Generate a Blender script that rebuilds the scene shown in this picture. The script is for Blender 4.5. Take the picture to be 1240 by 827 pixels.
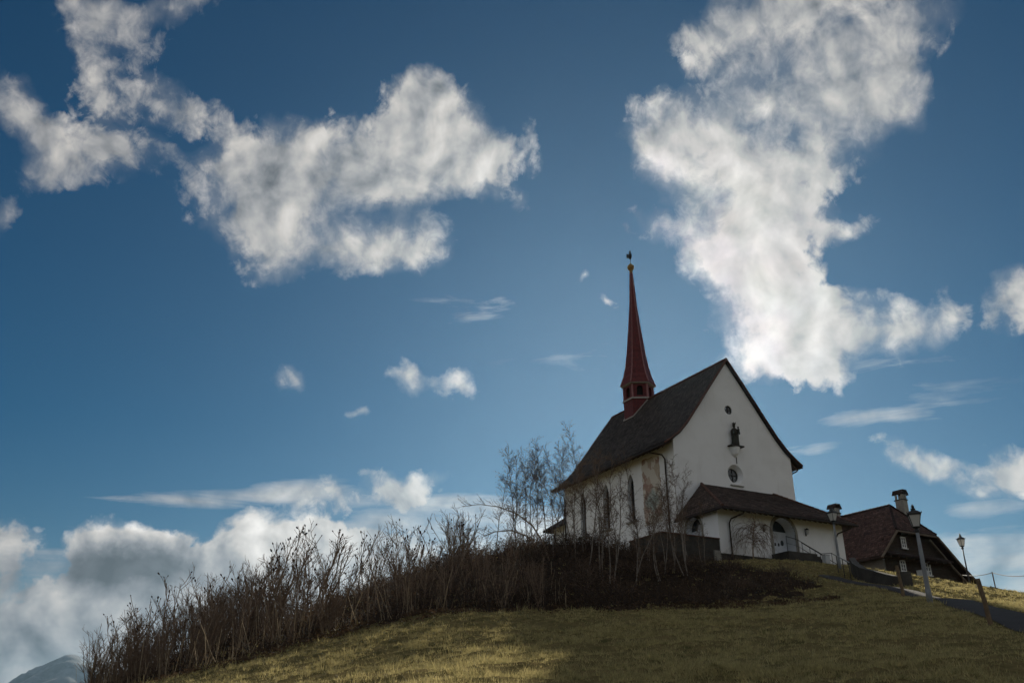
import bpy, bmesh, math, random
import numpy as np
from mathutils import Vector, Matrix

for _o in list(bpy.data.objects):
    bpy.data.objects.remove(_o)
SC = bpy.context.scene
COL = SC.collection
rad = math.radians

# ------------------------------------------------------------------ camera
cam_d = bpy.data.cameras.new("camera")
cam = bpy.data.objects.new("camera", cam_d)
COL.objects.link(cam)
cam_d.sensor_width = 36.0
cam_d.lens = 31.03
cam_d.clip_start = 0.1
cam_d.clip_end = 30000.0
cam.location = (0, 0, 0)
cam.rotation_euler = (rad(90 + 23.82), 0, 0)
SC.camera = cam

# ------------------------------------------------------------------ sun, sky, exposure
SUN_AZ, SUN_EL = 9.1, 23.6          # azimuth to the right of +Y, elevation
SKY_STRENGTH = 0.05
SUN_STRENGTH = 5.0
EXPOSURE = 0.20

SC.view_settings.view_transform = 'Standard'
SC.view_settings.look = 'None'
SC.view_settings.gamma = 1.0
SC.view_settings.use_curve_mapping = False
SC.view_settings.exposure = EXPOSURE

sun_d = bpy.data.lights.new("sun", 'SUN')
sun_d.energy = SUN_STRENGTH
sun_d.angle = rad(0.53)
sun_d.color = (1.0, 0.90, 0.74)
sun = bpy.data.objects.new("sun", sun_d)
COL.objects.link(sun)
SUN_DIR = Vector((math.sin(rad(SUN_AZ)) * math.cos(rad(SUN_EL)),
                  math.cos(rad(SUN_AZ)) * math.cos(rad(SUN_EL)), math.sin(rad(SUN_EL))))
sun.rotation_euler = SUN_DIR.to_track_quat('Z', 'Y').to_euler()
sun.location = SUN_DIR * 200

# cloud masses of this sky: azimuth, elevation (tenths of a radian), half-widths, turn, weight
PUFFS = [
    (4.048, 7.306, 1.268, 0.599, 2.936, 1.0), (4.866, 6.619, 0.799, 0.615, 2.675, 1.0), (4.181, 6.486, 1.397, 0.622, 2.931, 1.0),
    (2.58, 6.412, 1.184, 0.522, 3.139, 1.0), (2.371, 6.041, 0.908, 0.486, 3.031, 1.0), (3.325, 5.734, 1.108, 0.568, 2.986, 1.0),
    (2.899, 5.259, 0.954, 0.536, 3.015, 1.0), (3.683, 5.188, 0.575, 0.395, 2.98, 0.7), (2.579, 4.889, 0.55, 0.362, 3.039, 0.7),
    (3.274, 4.758, 0.72, 0.536, 3.015, 1.0), (2.879, 4.355, 0.625, 0.497, 3.052, 1.0), (3.429, 4.197, 0.741, 0.535, 3.028, 1.0),
    (2.917, 3.896, 0.704, 0.406, 3.047, 1.0), (3.734, 3.798, 0.712, 0.397, 3.018, 1.0), (4.539, 3.869, 0.717, 0.342, 3.069, 1.0),
    (4.076, 4.217, 0.533, 0.244, 2.986, 0.6), (4.166, 5.058, 0.369, 0.216, 2.957, 0.55), (3.067, 7.405, 0.784, 0.326, 2.989, 0.5),
    (4.156, 5.89, 0.676, 0.467, 2.939, 0.5), (5.074, 6.104, 0.489, 0.457, 1.389, 0.5), (2.909, 7.138, 0.777, 0.498, 3.003, 0.55),
    (5.392, 6.925, 0.749, 0.389, 2.854, 0.5), (1.926, 6.484, 0.666, 0.524, 3.057, 0.4), (1.932, 5.409, 0.525, 0.363, 3.06, 0.4),
    (-3.158, 5.981, 1.03, 0.523, -2.992, 1.0), (-3.382, 5.459, 0.891, 0.572, -2.99, 1.0), (-2.967, 5.025, 0.693, 0.403, -3.017, 1.0),
    (-2.109, 6.113, 1.178, 0.537, -2.854, 1.0), (-1.031, 6.593, 1.008, 0.536, 2.985, 1.0), (-0.561, 6.166, 0.729, 0.538, -3.118, 1.0),
    (-1.329, 5.952, 1.097, 0.45, -3.081, 1.0), (-1.602, 5.252, 1.0, 0.412, -3.073, 0.95), (-2.216, 5.109, 0.718, 0.364, -3.048, 0.8),
    (-1.219, 6.844, 0.687, 0.261, 3.085, 0.8), (-4.015, 6.178, 0.397, 0.253, -2.945, 0.25), (-2.687, 5.601, 0.929, 0.535, -3.021, 0.7),
    (-4.622, 7.255, 0.711, 0.268, -2.901, 0.6), (-5.392, 6.925, 0.656, 0.295, -2.855, 0.64), (-5.387, 6.502, 0.731, 0.303, 2.358, 0.6),
    (-4.63, 6.257, 0.556, 0.289, 2.96, 0.62), (-4.844, 5.738, 0.713, 0.374, 2.923, 0.5), (-5.527, 5.562, 0.843, 0.425, 3.091, 0.9),
    (-6.062, 5.777, 0.562, 0.4, 2.988, 0.75), (-4.896, 6.735, 0.497, 0.372, 1.252, 0.28), (-5.269, 6.136, 0.451, 0.403, -2.83, 0.3),
    (-4.17, 5.714, 0.383, 0.298, -2.942, 0.25), (-5.577, 5.253, 0.499, 0.244, -2.873, 0.5), (-5.923, 4.823, 0.241, 0.195, 1.805, 0.5),
    (-4.094, 1.624, 0.743, 0.469, -3.139, 1.4), (-4.447, 1.647, 0.381, 0.286, 3.079, 0.7), (-3.666, 1.702, 0.487, 0.33, 3.13, 0.9),
    (-5.209, 1.583, 0.409, 0.362, 2.466, 1.2), (-4.704, 0.852, 1.352, 0.562, -3.13, 1.2), (-3.539, 1.12, 1.51, 0.682, -3.128, 1.3),
    (-2.563, 1.857, 0.741, 0.447, -3.128, 1.3), (-2.099, 1.807, 0.71, 0.433, -3.134, 0.8), (-3.174, 1.547, 0.499, 0.333, 3.125, 0.6),
    (-2.318, 1.329, 1.721, 0.631, -3.121, 1.2), (-1.378, 1.786, 0.998, 0.438, -3.125, 0.6), (-4.866, 0.609, 0.83, 0.364, 3.133, 1.0),
    (-3.689, 0.565, 1.531, 0.46, -3.133, 1.0), (-3.09, 1.736, 0.421, 0.211, -3.112, 0.4), (-1.241, 3.753, 0.297, 0.223, -3.114, 1.0),
    (-0.722, 3.751, 0.34, 0.14, -3.118, 0.85), (-2.674, 3.693, 0.245, 0.163, -3.068, 0.75), (-1.794, 3.383, 0.192, 0.092, -3.091, 0.75),
    (1.249, 4.645, 0.124, 0.074, 3.094, 0.8), (0.962, 4.936, 0.12, 0.105, 1.515, 0.6), (-1.282, 2.547, 0.703, 0.254, -3.03, 0.75),
    (-2.15, 2.377, 0.546, 0.248, 3.097, 0.65), (5.635, 3.893, 0.392, 0.319, 1.305, 1.0), (5.034, 4.019, 0.325, 0.252, 2.971, 0.5),
    (4.436, 2.571, 0.589, 0.237, 2.847, 0.85), (5.2, 2.401, 0.512, 0.281, 3.044, 0.9), (0.226, 6.262, 0.358, 0.226, 1.559, 0.45),
    (0.066, 5.767, 0.228, 0.22, 1.568, 0.4),
]
STREAKS = [
    (-3.249, 2.291, 1.534, 0.173, -3.015, 0.9), (-2.24, 2.372, 0.725, 0.23, 3.138, 0.6), (-1.129, 2.307, 1.027, 0.18, -3.117, 0.6),
    (-0.187, 2.105, 1.966, 0.269, -3.138, 1.3), (-0.928, 1.954, 1.846, 0.302, -3.125, 1.2), (0.279, 1.935, 1.394, 0.231, 3.136, 1.2),
    (-0.566, 2.318, 0.754, 0.181, -3.13, 0.7), (4.008, 3.059, 0.925, 0.121, 3.021, 0.5), (3.442, 2.744, 0.779, 0.104, 3.137, 0.45),
    (4.874, 1.715, 0.807, 0.173, 3.115, 0.8), (4.998, 1.43, 0.923, 0.385, 3.091, 1.0), (5.072, 1.271, 0.908, 0.304, 3.089, 1.1),
    (4.871, 2.076, 0.668, 0.161, 3.041, 0.4), (-0.982, 4.452, 0.924, 0.233, -3.026, 0.4), (-0.312, 4.516, 0.519, 0.149, -3.13, 0.45),
    (-4.747, 1.449, 1.021, 0.468, -3.1, 0.5), (-4.701, 0.837, 1.067, 0.449, -3.132, 0.6), (4.457, 3.215, 1.23, 1.02, 3.093, 0.2),
    (0.811, 3.991, 1.211, 0.373, 3.113, 0.12),
]
BELLIES = [
    (-4.141, 1.899, 0.866, 0.247, -3.068, -0.9), (-4.801, 1.722, 0.368, 0.206, -3.103, -0.6), (-2.646, 1.982, 0.829, 0.346, -3.102, -0.9),
    (-3.308, 1.791, 0.5, 0.252, -3.108, -0.3), (-5.23, 1.682, 0.284, 0.229, 3.008, -0.5), (2.592, 3.974, 0.766, 0.455, 3.057, -0.35),
    (-1.201, 3.745, 0.595, 0.278, -3.104, -0.4), (-2.014, 1.854, 0.535, 0.261, -3.12, -0.4), (-1.148, 6.63, 1.004, 0.358, 2.949, -0.25),
    (-1.707, 5.244, 0.84, 0.274, -3.068, -0.25), (-4.072, 1.496, 0.893, 0.419, -3.108, 1.05), (-3.645, 1.563, 0.484, 0.279, -3.129, 0.4),
    (-4.378, 1.476, 0.454, 0.27, -3.135, 0.4), (-5.033, 1.428, 0.355, 0.23, 3.127, 0.5), (-4.63, 0.84, 1.001, 0.301, -3.115, 0.35),
    (-3.391, 1.207, 0.967, 0.324, -3.112, 0.35), (-4.575, 5.585, 0.83, 0.506, -2.922, 0.35), (-2.921, 5.794, 0.825, 0.441, -3.007, 0.25),
    (-2.068, 5.714, 0.956, 0.359, -3.048, 0.35), (3.55, 4.673, 0.659, 0.443, 3.001, 0.2), (4.243, 6.302, 0.984, 0.5, 2.929, 0.25),
    (-4.866, 0.609, 0.828, 0.219, -3.122, 0.3), (-2.592, 1.488, 0.855, 0.253, -3.109, 0.2),
]

class NT:
    """small helper for writing node trees"""
    def __init__(s, tree):
        s.t = tree; s.n = tree.nodes; s.l = tree.links
        for x in list(s.n): s.n.remove(x)
    def put(s, sock, v):
        if v is None: return
        if hasattr(v, 'is_output'): s.l.new(v, sock)
        else:
            try: sock.default_value = v
            except Exception:
                sock.default_value = (v[0], v[1], v[2], 1.0) if len(v) == 3 else v
    def node(s, typ, ins=None, **kw):
        nd = s.n.new(typ)
        for k, v in kw.items(): setattr(nd, k, v)
        if ins:
            for k, v in ins.items(): s.put(nd.inputs[k], v)
        return nd
    def math(s, op, a, b=None, c=None, clamp=False):
        nd = s.n.new('ShaderNodeMath'); nd.operation = op; nd.use_clamp = clamp
        for i, v in enumerate((a, b, c)):
            if v is not None: s.put(nd.inputs[i], v)
        return nd.outputs[0]
    def vmath(s, op, a, b=None):
        nd = s.n.new('ShaderNodeVectorMath'); nd.operation = op
        s.put(nd.inputs[0], a)
        if b is not None: s.put(nd.inputs[1], b)
        return nd.outputs[0]
    def noise(s, vec, scale, detail=4, rough=0.55, dist=0.0, dim='3D'):
        nd = s.node('ShaderNodeTexNoise', {'Scale': scale, 'Detail': detail, 'Roughness': rough, 'Distortion': dist})
        nd.noise_dimensions = dim
        if vec is not None: s.l.new(vec, nd.inputs['Vector'])
        return nd
    def mix(s, f, a, b, mode='MIX'):
        nd = s.n.new('ShaderNodeMix'); nd.data_type = 'RGBA'; nd.blend_type = mode
        nd.clamp_factor = True
        s.put(nd.inputs['Factor'], f); s.put(nd.inputs[6], a); s.put(nd.inputs[7], b)
        return nd.outputs[2]
    def ramp(s, v, a, b, c=0.0, d=1.0, smooth=False):
        nd = s.n.new('ShaderNodeMapRange'); nd.clamp = True
        if smooth: nd.interpolation_type = 'SMOOTHSTEP'
        for i, x in enumerate((v, a, b, c, d)): s.put(nd.inputs[i], x)
        return nd.outputs[0]

def build_world():
    w = bpy.data.worlds.new("World"); SC.world = w; w.use_nodes = True
    w.cycles.sampling_method = 'MANUAL'; w.cycles.sample_map_resolution = 512
    T = NT(w.node_tree)
    out = T.node('ShaderNodeOutputWorld')
    sky = T.node('ShaderNodeTexSky')
    sky.sky_type = 'NISHITA'; sky.sun_disc = False
    sky.sun_elevation = rad(SUN_EL); sky.sun_rotation = rad(SUN_AZ)
    sky.altitude = 600; sky.air_density = 1.0; sky.dust_density = 0.04; sky.ozone_density = 1.6
    hs = T.node('ShaderNodeHueSaturation', {'Hue': 0.498, 'Saturation': 1.62, 'Value': 0.50, 'Color': sky.outputs[0]})
    bg_sky = T.node('ShaderNodeBackground', {'Color': hs.outputs[0], 'Strength': SKY_STRENGTH})
    d = T.node('ShaderNodeTexCoord').outputs['Generated']
    sep = T.node('ShaderNodeSeparateXYZ', {0: d})
    az = T.math('MULTIPLY', T.math('ARCTAN2', sep.outputs[0], sep.outputs[1]), 10)
    el = T.math('MULTIPLY', T.math('ARCSINE', sep.outputs[2]), 10)
    P = T.node('ShaderNodeCombineXYZ', {0: az, 1: el, 2: 0.0}).outputs[0]
    # torn outlines: bend the coordinates with two sizes of noise
    w1 = T.vmath('SUBTRACT', T.noise(P, 0.9, 3, 0.5).outputs['Color'], (0.5, 0.5, 0.5))
    w2 = T.vmath('SUBTRACT', T.noise(P, 3.4, 4, 0.55).outputs['Color'], (0.5, 0.5, 0.5))
    Pw = T.vmath('ADD', P, T.vmath('MULTIPLY', w1, (0.75, 0.75, 0)))
    Pw = T.vmath('ADD', Pw, T.vmath('MULTIPLY', w2, (0.30, 0.30, 0)))
    def blobs(lst, vec):
        acc = None
        for (x, y, a, b, t, wt) in lst:
            m = T.node('ShaderNodeMapping', {'Vector': vec, 'Location': (x, y, 0), 'Rotation': (0, 0, t), 'Scale': (a, b, 1)})
            m.vector_type = 'TEXTURE'
            g = T.node('ShaderNodeTexGradient', {0: m.outputs[0]}); g.gradient_type = 'SPHERICAL'
            acc = T.math('MULTIPLY', g.outputs['Fac'], wt) if acc is None else T.math('MULTIPLY_ADD', g.outputs['Fac'], wt, acc)
        return acc
    puff = T.math('MINIMUM', blobs(PUFFS, Pw), 0.95)
    Ps = T.vmath('ADD', P, T.vmath('MULTIPLY', w1, (0.5, 0.16, 0)))
    strk = T.math('MINIMUM', blobs(STREAKS, Ps), 0.8)
    belly = T.math('MINIMUM', blobs(BELLIES, T.vmath('ADD', P, T.vmath('MULTIPLY', w2, (0.4, 0.4, 0)))), 0.9)
    n_big = T.noise(P, 1.5, 9, 0.60, 0.25).outputs['Fac']
    n_fine = T.noise(P, 5.0, 9, 0.62, 0.6).outputs['Fac']
    # puffs
    D = T.math('ADD', T.math('MULTIPLY', T.math('SUBTRACT', n_big, 0.5), 1.65), T.math('MULTIPLY', T.math('SUBTRACT', n_fine, 0.5), 0.85))
    Dp = T.math('SUBTRACT', T.math('MULTIPLY_ADD', puff, 1.15, D), 0.22)
    soft = T.math('MULTIPLY_ADD', T.ramp(T.noise(P, 0.7, 2, 0.5).outputs['Fac'], 0.38, 0.62), 0.66, 0.34)
    soft = T.math('MULTIPLY', soft, T.ramp(el, 1.6, 2.8, 0.40, 1.0))      # low cumulus has firmer heads
    a_p = T.ramp(Dp, -0.03, soft, 0, 1)
    a_p = T.math('MAXIMUM', T.math('POWER', a_p, 1.15), T.math('MULTIPLY', T.ramp(Dp, -0.50, 0.25, 0, 0.24), T.ramp(puff, 0.12, 0.4)))
    a_p = T.math('MULTIPLY', a_p, T.ramp(puff, 0.0, 0.12))
    # streaks: noise drawn out along the horizon
    Pst = T.vmath('MULTIPLY', P, (0.55, 3.6, 1))
    n_st = T.noise(Pst, 1.1, 8, 0.62, 0.6).outputs['Fac']
    Ds = T.math('ADD', T.math('MULTIPLY', T.math('SUBTRACT', n_st, 0.5), 1.9), T.math('SUBTRACT', strk, 0.22))
    a_s = T.math('MULTIPLY', T.ramp(Ds, 0.0, 0.85, 0, 0.85), T.ramp(strk, 0.0, 0.15))
    # added broken cloud outside this view, put in as soft fill light
    ctr = Vector((0, math.cos(rad(23.8)), math.sin(rad(23.8))))
    dt = T.node('ShaderNodeVectorMath', {0: d, 1: ctr}, operation='DOT_PRODUCT').outputs['Value']
    off = T.ramp(dt, 0.80, 0.62, 0, 1, True)
    n_out = T.noise(d, 2.2, 7, 0.58, 0.3).outputs['Fac']
    a_o = T.math('MULTIPLY', T.ramp(n_out, 0.46, 0.60), off)
    alpha = T.math('MAXIMUM', T.math('MAXIMUM', a_p, a_s), a_o)
    alpha = T.math('MULTIPLY', alpha, T.ramp(sep.outputs[2], -0.02, 0.01))
    # light in the clouds: brighter towards the sun, billows lit from the sun's side
    ds = T.node('ShaderNodeVectorMath', {0: d, 1: SUN_DIR}, operation='DOT_PRODUCT').outputs['Value']
    near = T.ramp(ds, 0.962, 0.998, 0, 1, True)
    glow = T.ramp(ds, 0.60, 1.0, 0, 1)
    sx, sy = rad(SUN_AZ) * 10, rad(SUN_EL) * 10
    tosun = T.node('ShaderNodeVectorMath', {0: T.vmath('SUBTRACT', (sx, sy, 0), P)}, operation='NORMALIZE').outputs[0]
    Poff = T.vmath('ADD', P, T.vmath('MULTIPLY', tosun, (0.16, 0.16, 0)))
    n_off = T.noise(Poff, 1.5, 4, 0.5, 0.25).outputs['Fac']
    n_on = T.noise(P, 1.5, 4, 0.5, 0.25).outputs['Fac']
    rim = T.math('MULTIPLY', T.math('SUBTRACT', n_on, n_off), 1.05)
    lum = T.math('ADD', T.math('MULTIPLY_ADD', glow, 0.13, 0.25), rim)
    lum = T.math('MULTIPLY_ADD', off, 0.32, lum)      # the added cloud is brightened for more fill in the shade
    lum = T.math('MULTIPLY_ADD', T.math('SUBTRACT', 1.0, alpha), 0.10, lum)      # thin edges glow
    lum = T.math('ADD', lum, T.math('MULTIPLY', T.math('SUBTRACT', n_fine, 0.5), 0.09))
    lum = T.math('MULTIPLY_ADD', near, 0.24, lum)
    lum = T.math('MULTIPLY', lum, T.math('SUBTRACT', 1.0, T.math('MULTIPLY', belly, 0.82)))
    lum = T.math('MAXIMUM', lum, 0.06)
    tint = T.mix(T.ramp(lum, 0.1, 0.45), (0.88, 0.95, 1.06, 1), (1.05, 1.0, 0.945, 1))
    irid = T.noise(P, 2.0, 2, 0.5).outputs['Color']
    tint = T.mix(T.math('MULTIPLY', near, 0.4), tint, T.mix(0.6, irid, (1.25, 0.98, 0.92, 1)))
    col = T.node('ShaderNodeVectorMath', {0: tint, 'Scale': lum}, operation='SCALE').outputs[0]
    bg_c = T.node('ShaderNodeBackground', {'Color': col, 'Strength': 1.0})
    mx = T.node('ShaderNodeMixShader', {0: alpha, 1: bg_sky.outputs[0], 2: bg_c.outputs[0]})
    T.l.new(mx.outputs[0], out.inputs['Surface'])
build_world()

# ------------------------------------------------------------------ materials
def new_mat(name):
    m = bpy.data.materials.new(name); m.use_nodes = True
    return m, NT(m.node_tree)

def plain(name, col, rough=0.8, var=0.35, scale=3.0, col2=None, bump=0.0, bscale=None, metal=0.0, spec=0.3, detail=5):
    m, T = new_mat(name)
    out = T.node('ShaderNodeOutputMaterial')
    v = T.node('ShaderNodeTexCoord').outputs['Object']
    n = T.noise(v, scale, detail, 0.6).outputs['Fac']
    c2 = col2 if col2 else tuple(c * (1 - var) for c in col)
    c = T.mix(T.ramp(n, 0.32, 0.68), (*col, 1), (*c2, 1))
    b = T.node('ShaderNodeBsdfPrincipled', {'Base Color': c, 'Roughness': rough, 'Metallic': metal, 'Specular IOR Level': spec})
    if bump:
        bn = T.noise(v, bscale or scale * 4, 5, 0.6).outputs['Fac']
        bp = T.node('ShaderNodeBump', {'Height': bn, 'Strength': bump, 'Distance': 0.05})
        T.l.new(bp.outputs[0], b.inputs['Normal'])
    T.l.new(b.outputs[0], out.inputs[0])
    return m

def plaster(name, col, stain):
    m, T = new_mat(name)
    out = T.node('ShaderNodeOutputMaterial')
    v = T.node('ShaderNodeTexCoord').outputs['Object']
    n1 = T.noise(v, 0.5, 6, 0.62, 0.4).outputs['Fac']
    n2 = T.noise(T.vmath('MULTIPLY', v, (2.2, 2.2, 0.22)), 1.0, 5, 0.6).outputs['Fac']   # rain streaks
    n3 = T.noise(v, 22, 3, 0.6).outputs['Fac']
    f = T.math('MULTIPLY', T.ramp(n1, 0.48, 0.8), 0.4)
    f = T.math('ADD', f, T.math('MULTIPLY', T.ramp(n2, 0.58, 0.8), 0.35))
    hz = T.node('ShaderNodeSeparateXYZ', {0: v}).outputs[2]
    f = T.math('ADD', f, T.ramp(T.math('ADD', hz, T.math('MULTIPLY', n1, 2.2)), 2.6, 0.8, 0, 0.8), clamp=True)     # damp, splashed foot of the wall
    c = T.mix(f, (*col, 1), (*stain, 1))
    b = T.node('ShaderNodeBsdfPrincipled', {'Base Color': c, 'Roughness': 0.92, 'Specular IOR Level': 0.15})
    bp = T.node('ShaderNodeBump', {'Height': n3, 'Strength': 0.25, 'Distance': 0.02})
    T.l.new(bp.outputs[0], b.inputs['Normal'])
    T.l.new(b.outputs[0], out.inputs[0])
    return m

def tiles(name, c1, c2, moss, width=0.18, row=0.17, rough=0.85):
    """roof tiles from the face UVs (metres along the eave, metres up the slope)"""
    m, T = new_mat(name)
    out = T.node('ShaderNodeOutputMaterial')
    uv = T.node('ShaderNodeUVMap').outputs[0]
    br = T.node('ShaderNodeTexBrick', {'Vector': uv, 'Color1': (*c1, 1), 'Color2': (*c2, 1), 'Mortar': tuple(x * 0.3 for x in c1) + (1,),
                                       'Scale': 1.0, 'Mortar Size': 0.04, 'Brick Width': width, 'Row Height': row, 'Bias': -0.1})
    br.offset = 0.5
    n = T.noise(uv, 0.9, 6, 0.65, 0.3).outputs['Fac']
    n2 = T.noise(uv, 2.6, 6, 0.8).outputs['Fac']
    c = T.mix(T.ramp(n, 0.5, 0.72, 0, 0.4), br.outputs['Color'], (*moss, 1))
    c = T.mix(T.ramp(n2, 0.50, 0.66, 0, 0.85), c, tuple(x * 3.6 for x in c2) + (1,))
    ta = T.node('ShaderNodeAttribute'); ta.attribute_name = 'tone'      # each tile fired and weathered a little differently
    c = T.node('ShaderNodeVectorMath', {0: c, 'Scale': T.ramp(ta.outputs['Fac'], 0, 1, 0.55, 1.75)}, operation='SCALE').outputs[0]
    b = T.node('ShaderNodeBsdfPrincipled', {'Base Color': c, 'Roughness': rough, 'Specular IOR Level': 0.25})
    h = T.math('ADD', br.outputs['Fac'], T.math('MULTIPLY', n2, 1.2))
    bp = T.node('ShaderNodeBump', {'Height': h, 'Strength': 1.0, 'Distance': -0.05})
    T.l.new(bp.outputs[0], b.inputs['Normal'])
    T.l.new(b.outputs[0], out.inputs[0])
    return m

def leafy(name, c1, c2, trans=0.4, scale=0.8, rough=0.75):
    m, T = new_mat(name)
    out = T.node('ShaderNodeOutputMaterial')
    v = T.node('ShaderNodeTexCoord').outputs['Object']
    n = T.noise(v, scale, 6, 0.7, 0.3).outputs['Fac']
    c = T.mix(T.ramp(n, 0.36, 0.64), (*c1, 1), (*c2, 1))
    b = T.node('ShaderNodeBsdfPrincipled', {'Base Color': c, 'Roughness': rough, 'Specular IOR Level': 0.25})
    t = T.node('ShaderNodeBsdfTranslucent', {'Color': c})
    mx = T.node('ShaderNodeMixShader', {0: trans, 1: b.outputs[0], 2: t.outputs[0]})
    T.l.new(mx.outputs[0], out.inputs[0])
    return m

# ------------------------------------------------------------------ mesh helpers
class MB:
    """collects shapes; build() links them as one mesh object"""
    def __init__(s, zoff=0.0):
        s.v = []; s.f = []; s.uv = {}; s.tone = {}; s.z = zoff
    def add(s, vs, fs):
        k = len(s.v); s.v += [tuple(p) for p in vs]; s.f += [tuple(i + k for i in f) for f in fs]
        return s
    def box(s, x0, x1, y0, y1, z0, z1):
        vs = [(x, y, z) for z in (z0, z1) for y in (y0, y1) for x in (x0, x1)]
        return s.add(vs, [(0, 2, 3, 1), (4, 5, 7, 6), (0, 1, 5, 4), (2, 6, 7, 3), (0, 4, 6, 2), (1, 3, 7, 5)])
    def prism(s, poly, a, b, fr):
        """poly: 2-D outline; fr(p, q, t) gives the point for outline (p,q) at depth t"""
        n = len(poly)
        vs = [fr(p, q, a) for p, q in poly] + [fr(p, q, b) for p, q in poly]
        fs = [tuple(range(n)), tuple(range(2 * n - 1, n - 1, -1))]
        fs += [(i, i + n, (i + 1) % n + n, (i + 1) % n) for i in range(n)]
        return s.add(vs, fs)
    def tube(s, pts, rs, n=6, caps=True):
        pts = [Vector(p) for p in pts]
        if not hasattr(rs, '__len__'): rs = [rs] * len(pts)
        k = len(s.v); u = None
        for i, p in enumerate(pts):
            d = (pts[min(i + 1, len(pts) - 1)] - pts[max(i - 1, 0)])
            d = d.normalized() if d.length > 1e-9 else Vector((0, 0, 1))
            if u is None:
                u = d.orthogonal().normalized()
            else:
                u = (u - d * u.dot(d)); u = u.normalized() if u.length > 1e-6 else d.orthogonal().normalized()
            w = d.cross(u)
            for j in range(n):
                a = 2 * math.pi * j / n
                q = p + (u * math.cos(a) + w * math.sin(a)) * rs[i]
                s.v.append((q.x, q.y, q.z))
        for i in range(len(pts) - 1):
            for j in range(n):
                a = k + i * n + j; b = k + i * n + (j + 1) % n
                s.f.append((a, b, b + n, a + n))
        if caps:
            s.f.append(tuple(k + j for j in range(n - 1, -1, -1)))
            s.f.append(tuple(k + (len(pts) - 1) * n + j for j in range(n)))
        return s
    def lathe(s, prof, c=(0, 0, 0), n=16, a0=0.0, sx=1.0, sy=1.0):
        k = len(s.v)
        for r, z in prof:
            for j in range(n):
                a = a0 + 2 * math.pi * j / n
                s.v.append((c[0] + r * sx * math.cos(a), c[1] + r * sy * math.sin(a), c[2] + z))
        for i in range(len(prof) - 1):
            for j in range(n):
                a = k + i * n + j; b = k + i * n + (j + 1) % n
                s.f.append((a, b, b + n, a + n))
        s.f.append(tuple(k + j for j in range(n - 1, -1, -1)))
        s.f.append(tuple(k + (len(prof) - 1) * n + j for j in range(n)))
        return s
    def sheet(s, polys, thick, uvs=None):
        """roof sheets: polys are lists of top corners (shared corners welded); a slab `thick` deep below"""
        key = {}; top = []
        def idx(p):
            q = tuple(round(c, 4) for c in p)
            if q not in key: key[q] = len(top); top.append(q)
            return key[q]
        fs = [tuple(idx(p) for p in poly) for poly in polys]
        n = len(top); k = len(s.v)
        s.v += top + [(x, y, z - thick) for x, y, z in top]
        edges = {}
        for fi, f in enumerate(fs):
            if uvs: s.uv[len(s.f)] = uvs[fi]
            s.f.append(tuple(k + i for i in f))
            s.f.append(tuple(k + n + i for i in reversed(f)))
            for a, b in zip(f, f[1:] + f[:1]):
                e = (min(a, b), max(a, b)); edges.setdefault(e, []).append((a, b))
        for e, l in edges.items():
            if len(l) == 1:
                a, b = l[0]
                s.f.append((k + a, k + a + n, k + b + n, k + b))
        return s
    def courses(s, L0, R0, L1, R1, rg, u0=0.0, v0=0.0, row=0.30, w=0.24):
        """overlapping tiles on a roof face given by its lower and upper edge"""
        L0, R0, L1, R1 = (Vector(p) for p in (L0, R0, L1, R1))
        H = ((L1 + R1) / 2 - (L0 + R0) / 2).length; n = max(1, round(H / row))
        for k in range(n):
            t0, t1 = k / n, min((k + 1.18) / n, 1)
            a0, b0, a1, b1 = L0.lerp(L1, t0), R0.lerp(R1, t0), L0.lerp(L1, t1), R0.lerp(R1, t1)
            m = max(1, round((b0 - a0).length / w)); dz0 = 0.055 + rg.uniform(-.006, .006)
            for i in range(m):
                if rg.random() < 0.004: continue
                p, q = (i + 0.01) / m, (i + 0.99) / m; j = rg.gauss(0, .011); j2 = rg.gauss(0, .006)
                qd = [a0.lerp(b0, p), a0.lerp(b0, q), a1.lerp(b1, q), a1.lerp(b1, p)]
                zs = [dz0 + j, dz0 + j + j2, .012 + j * .3, .012 + j * .3]
                top = [(c.x, c.y, c.z + z) for c, z in zip(qd, zs)]; bot = [(c.x, c.y, c.z + z - .035) for c, z in zip(qd, zs)]
                f0 = len(s.f); s.add(top + bot, [(0, 1, 2, 3), (7, 6, 5, 4), (0, 4, 5, 1), (1, 5, 6, 2), (2, 6, 7, 3), (3, 7, 4, 0)])
                u = u0 + p * (b0 - a0).length; vv = v0 + t0 * H
                s.uv[f0] = [(u, vv), (u + w, vv), (u + w, vv + row), (u, vv + row)]
                tn = min(1, max(0.02, rg.gauss(.45, .22)))
                if rg.random() < .05: tn = rg.uniform(.8, 1)
                for ff in range(f0, f0 + 6): s.tone[ff] = tn
        return s
    def build(s, name, mat, parent=None, smooth=False, fix=True):
        me = bpy.data.meshes.new(name)
        me.from_pydata([(x, y, z - s.z) for x, y, z in s.v], [], s.f)
        if s.uv:
            ul = me.uv_layers.new(name="UVMap")
            for fi, uu in s.uv.items():
                pl = me.polygons[fi]
                for li, q in zip(pl.loop_indices, uu): ul.data[li].uv = q
        if s.tone:
            at = me.attributes.new('tone', 'FLOAT', 'FACE')
            for fi, q in s.tone.items(): at.data[fi].value = q
        if fix:
            bm = bmesh.new(); bm.from_mesh(me)
            bmesh.ops.recalc_face_normals(bm, faces=bm.faces)
            bm.to_mesh(me); bm.free()
        if mat: me.materials.append(mat)
        o = bpy.data.objects.new(name, me); COL.objects.link(o)
        if parent: o.parent = parent
        if smooth:
            for p in me.polygons: p.use_smooth = True
        return o

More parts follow.
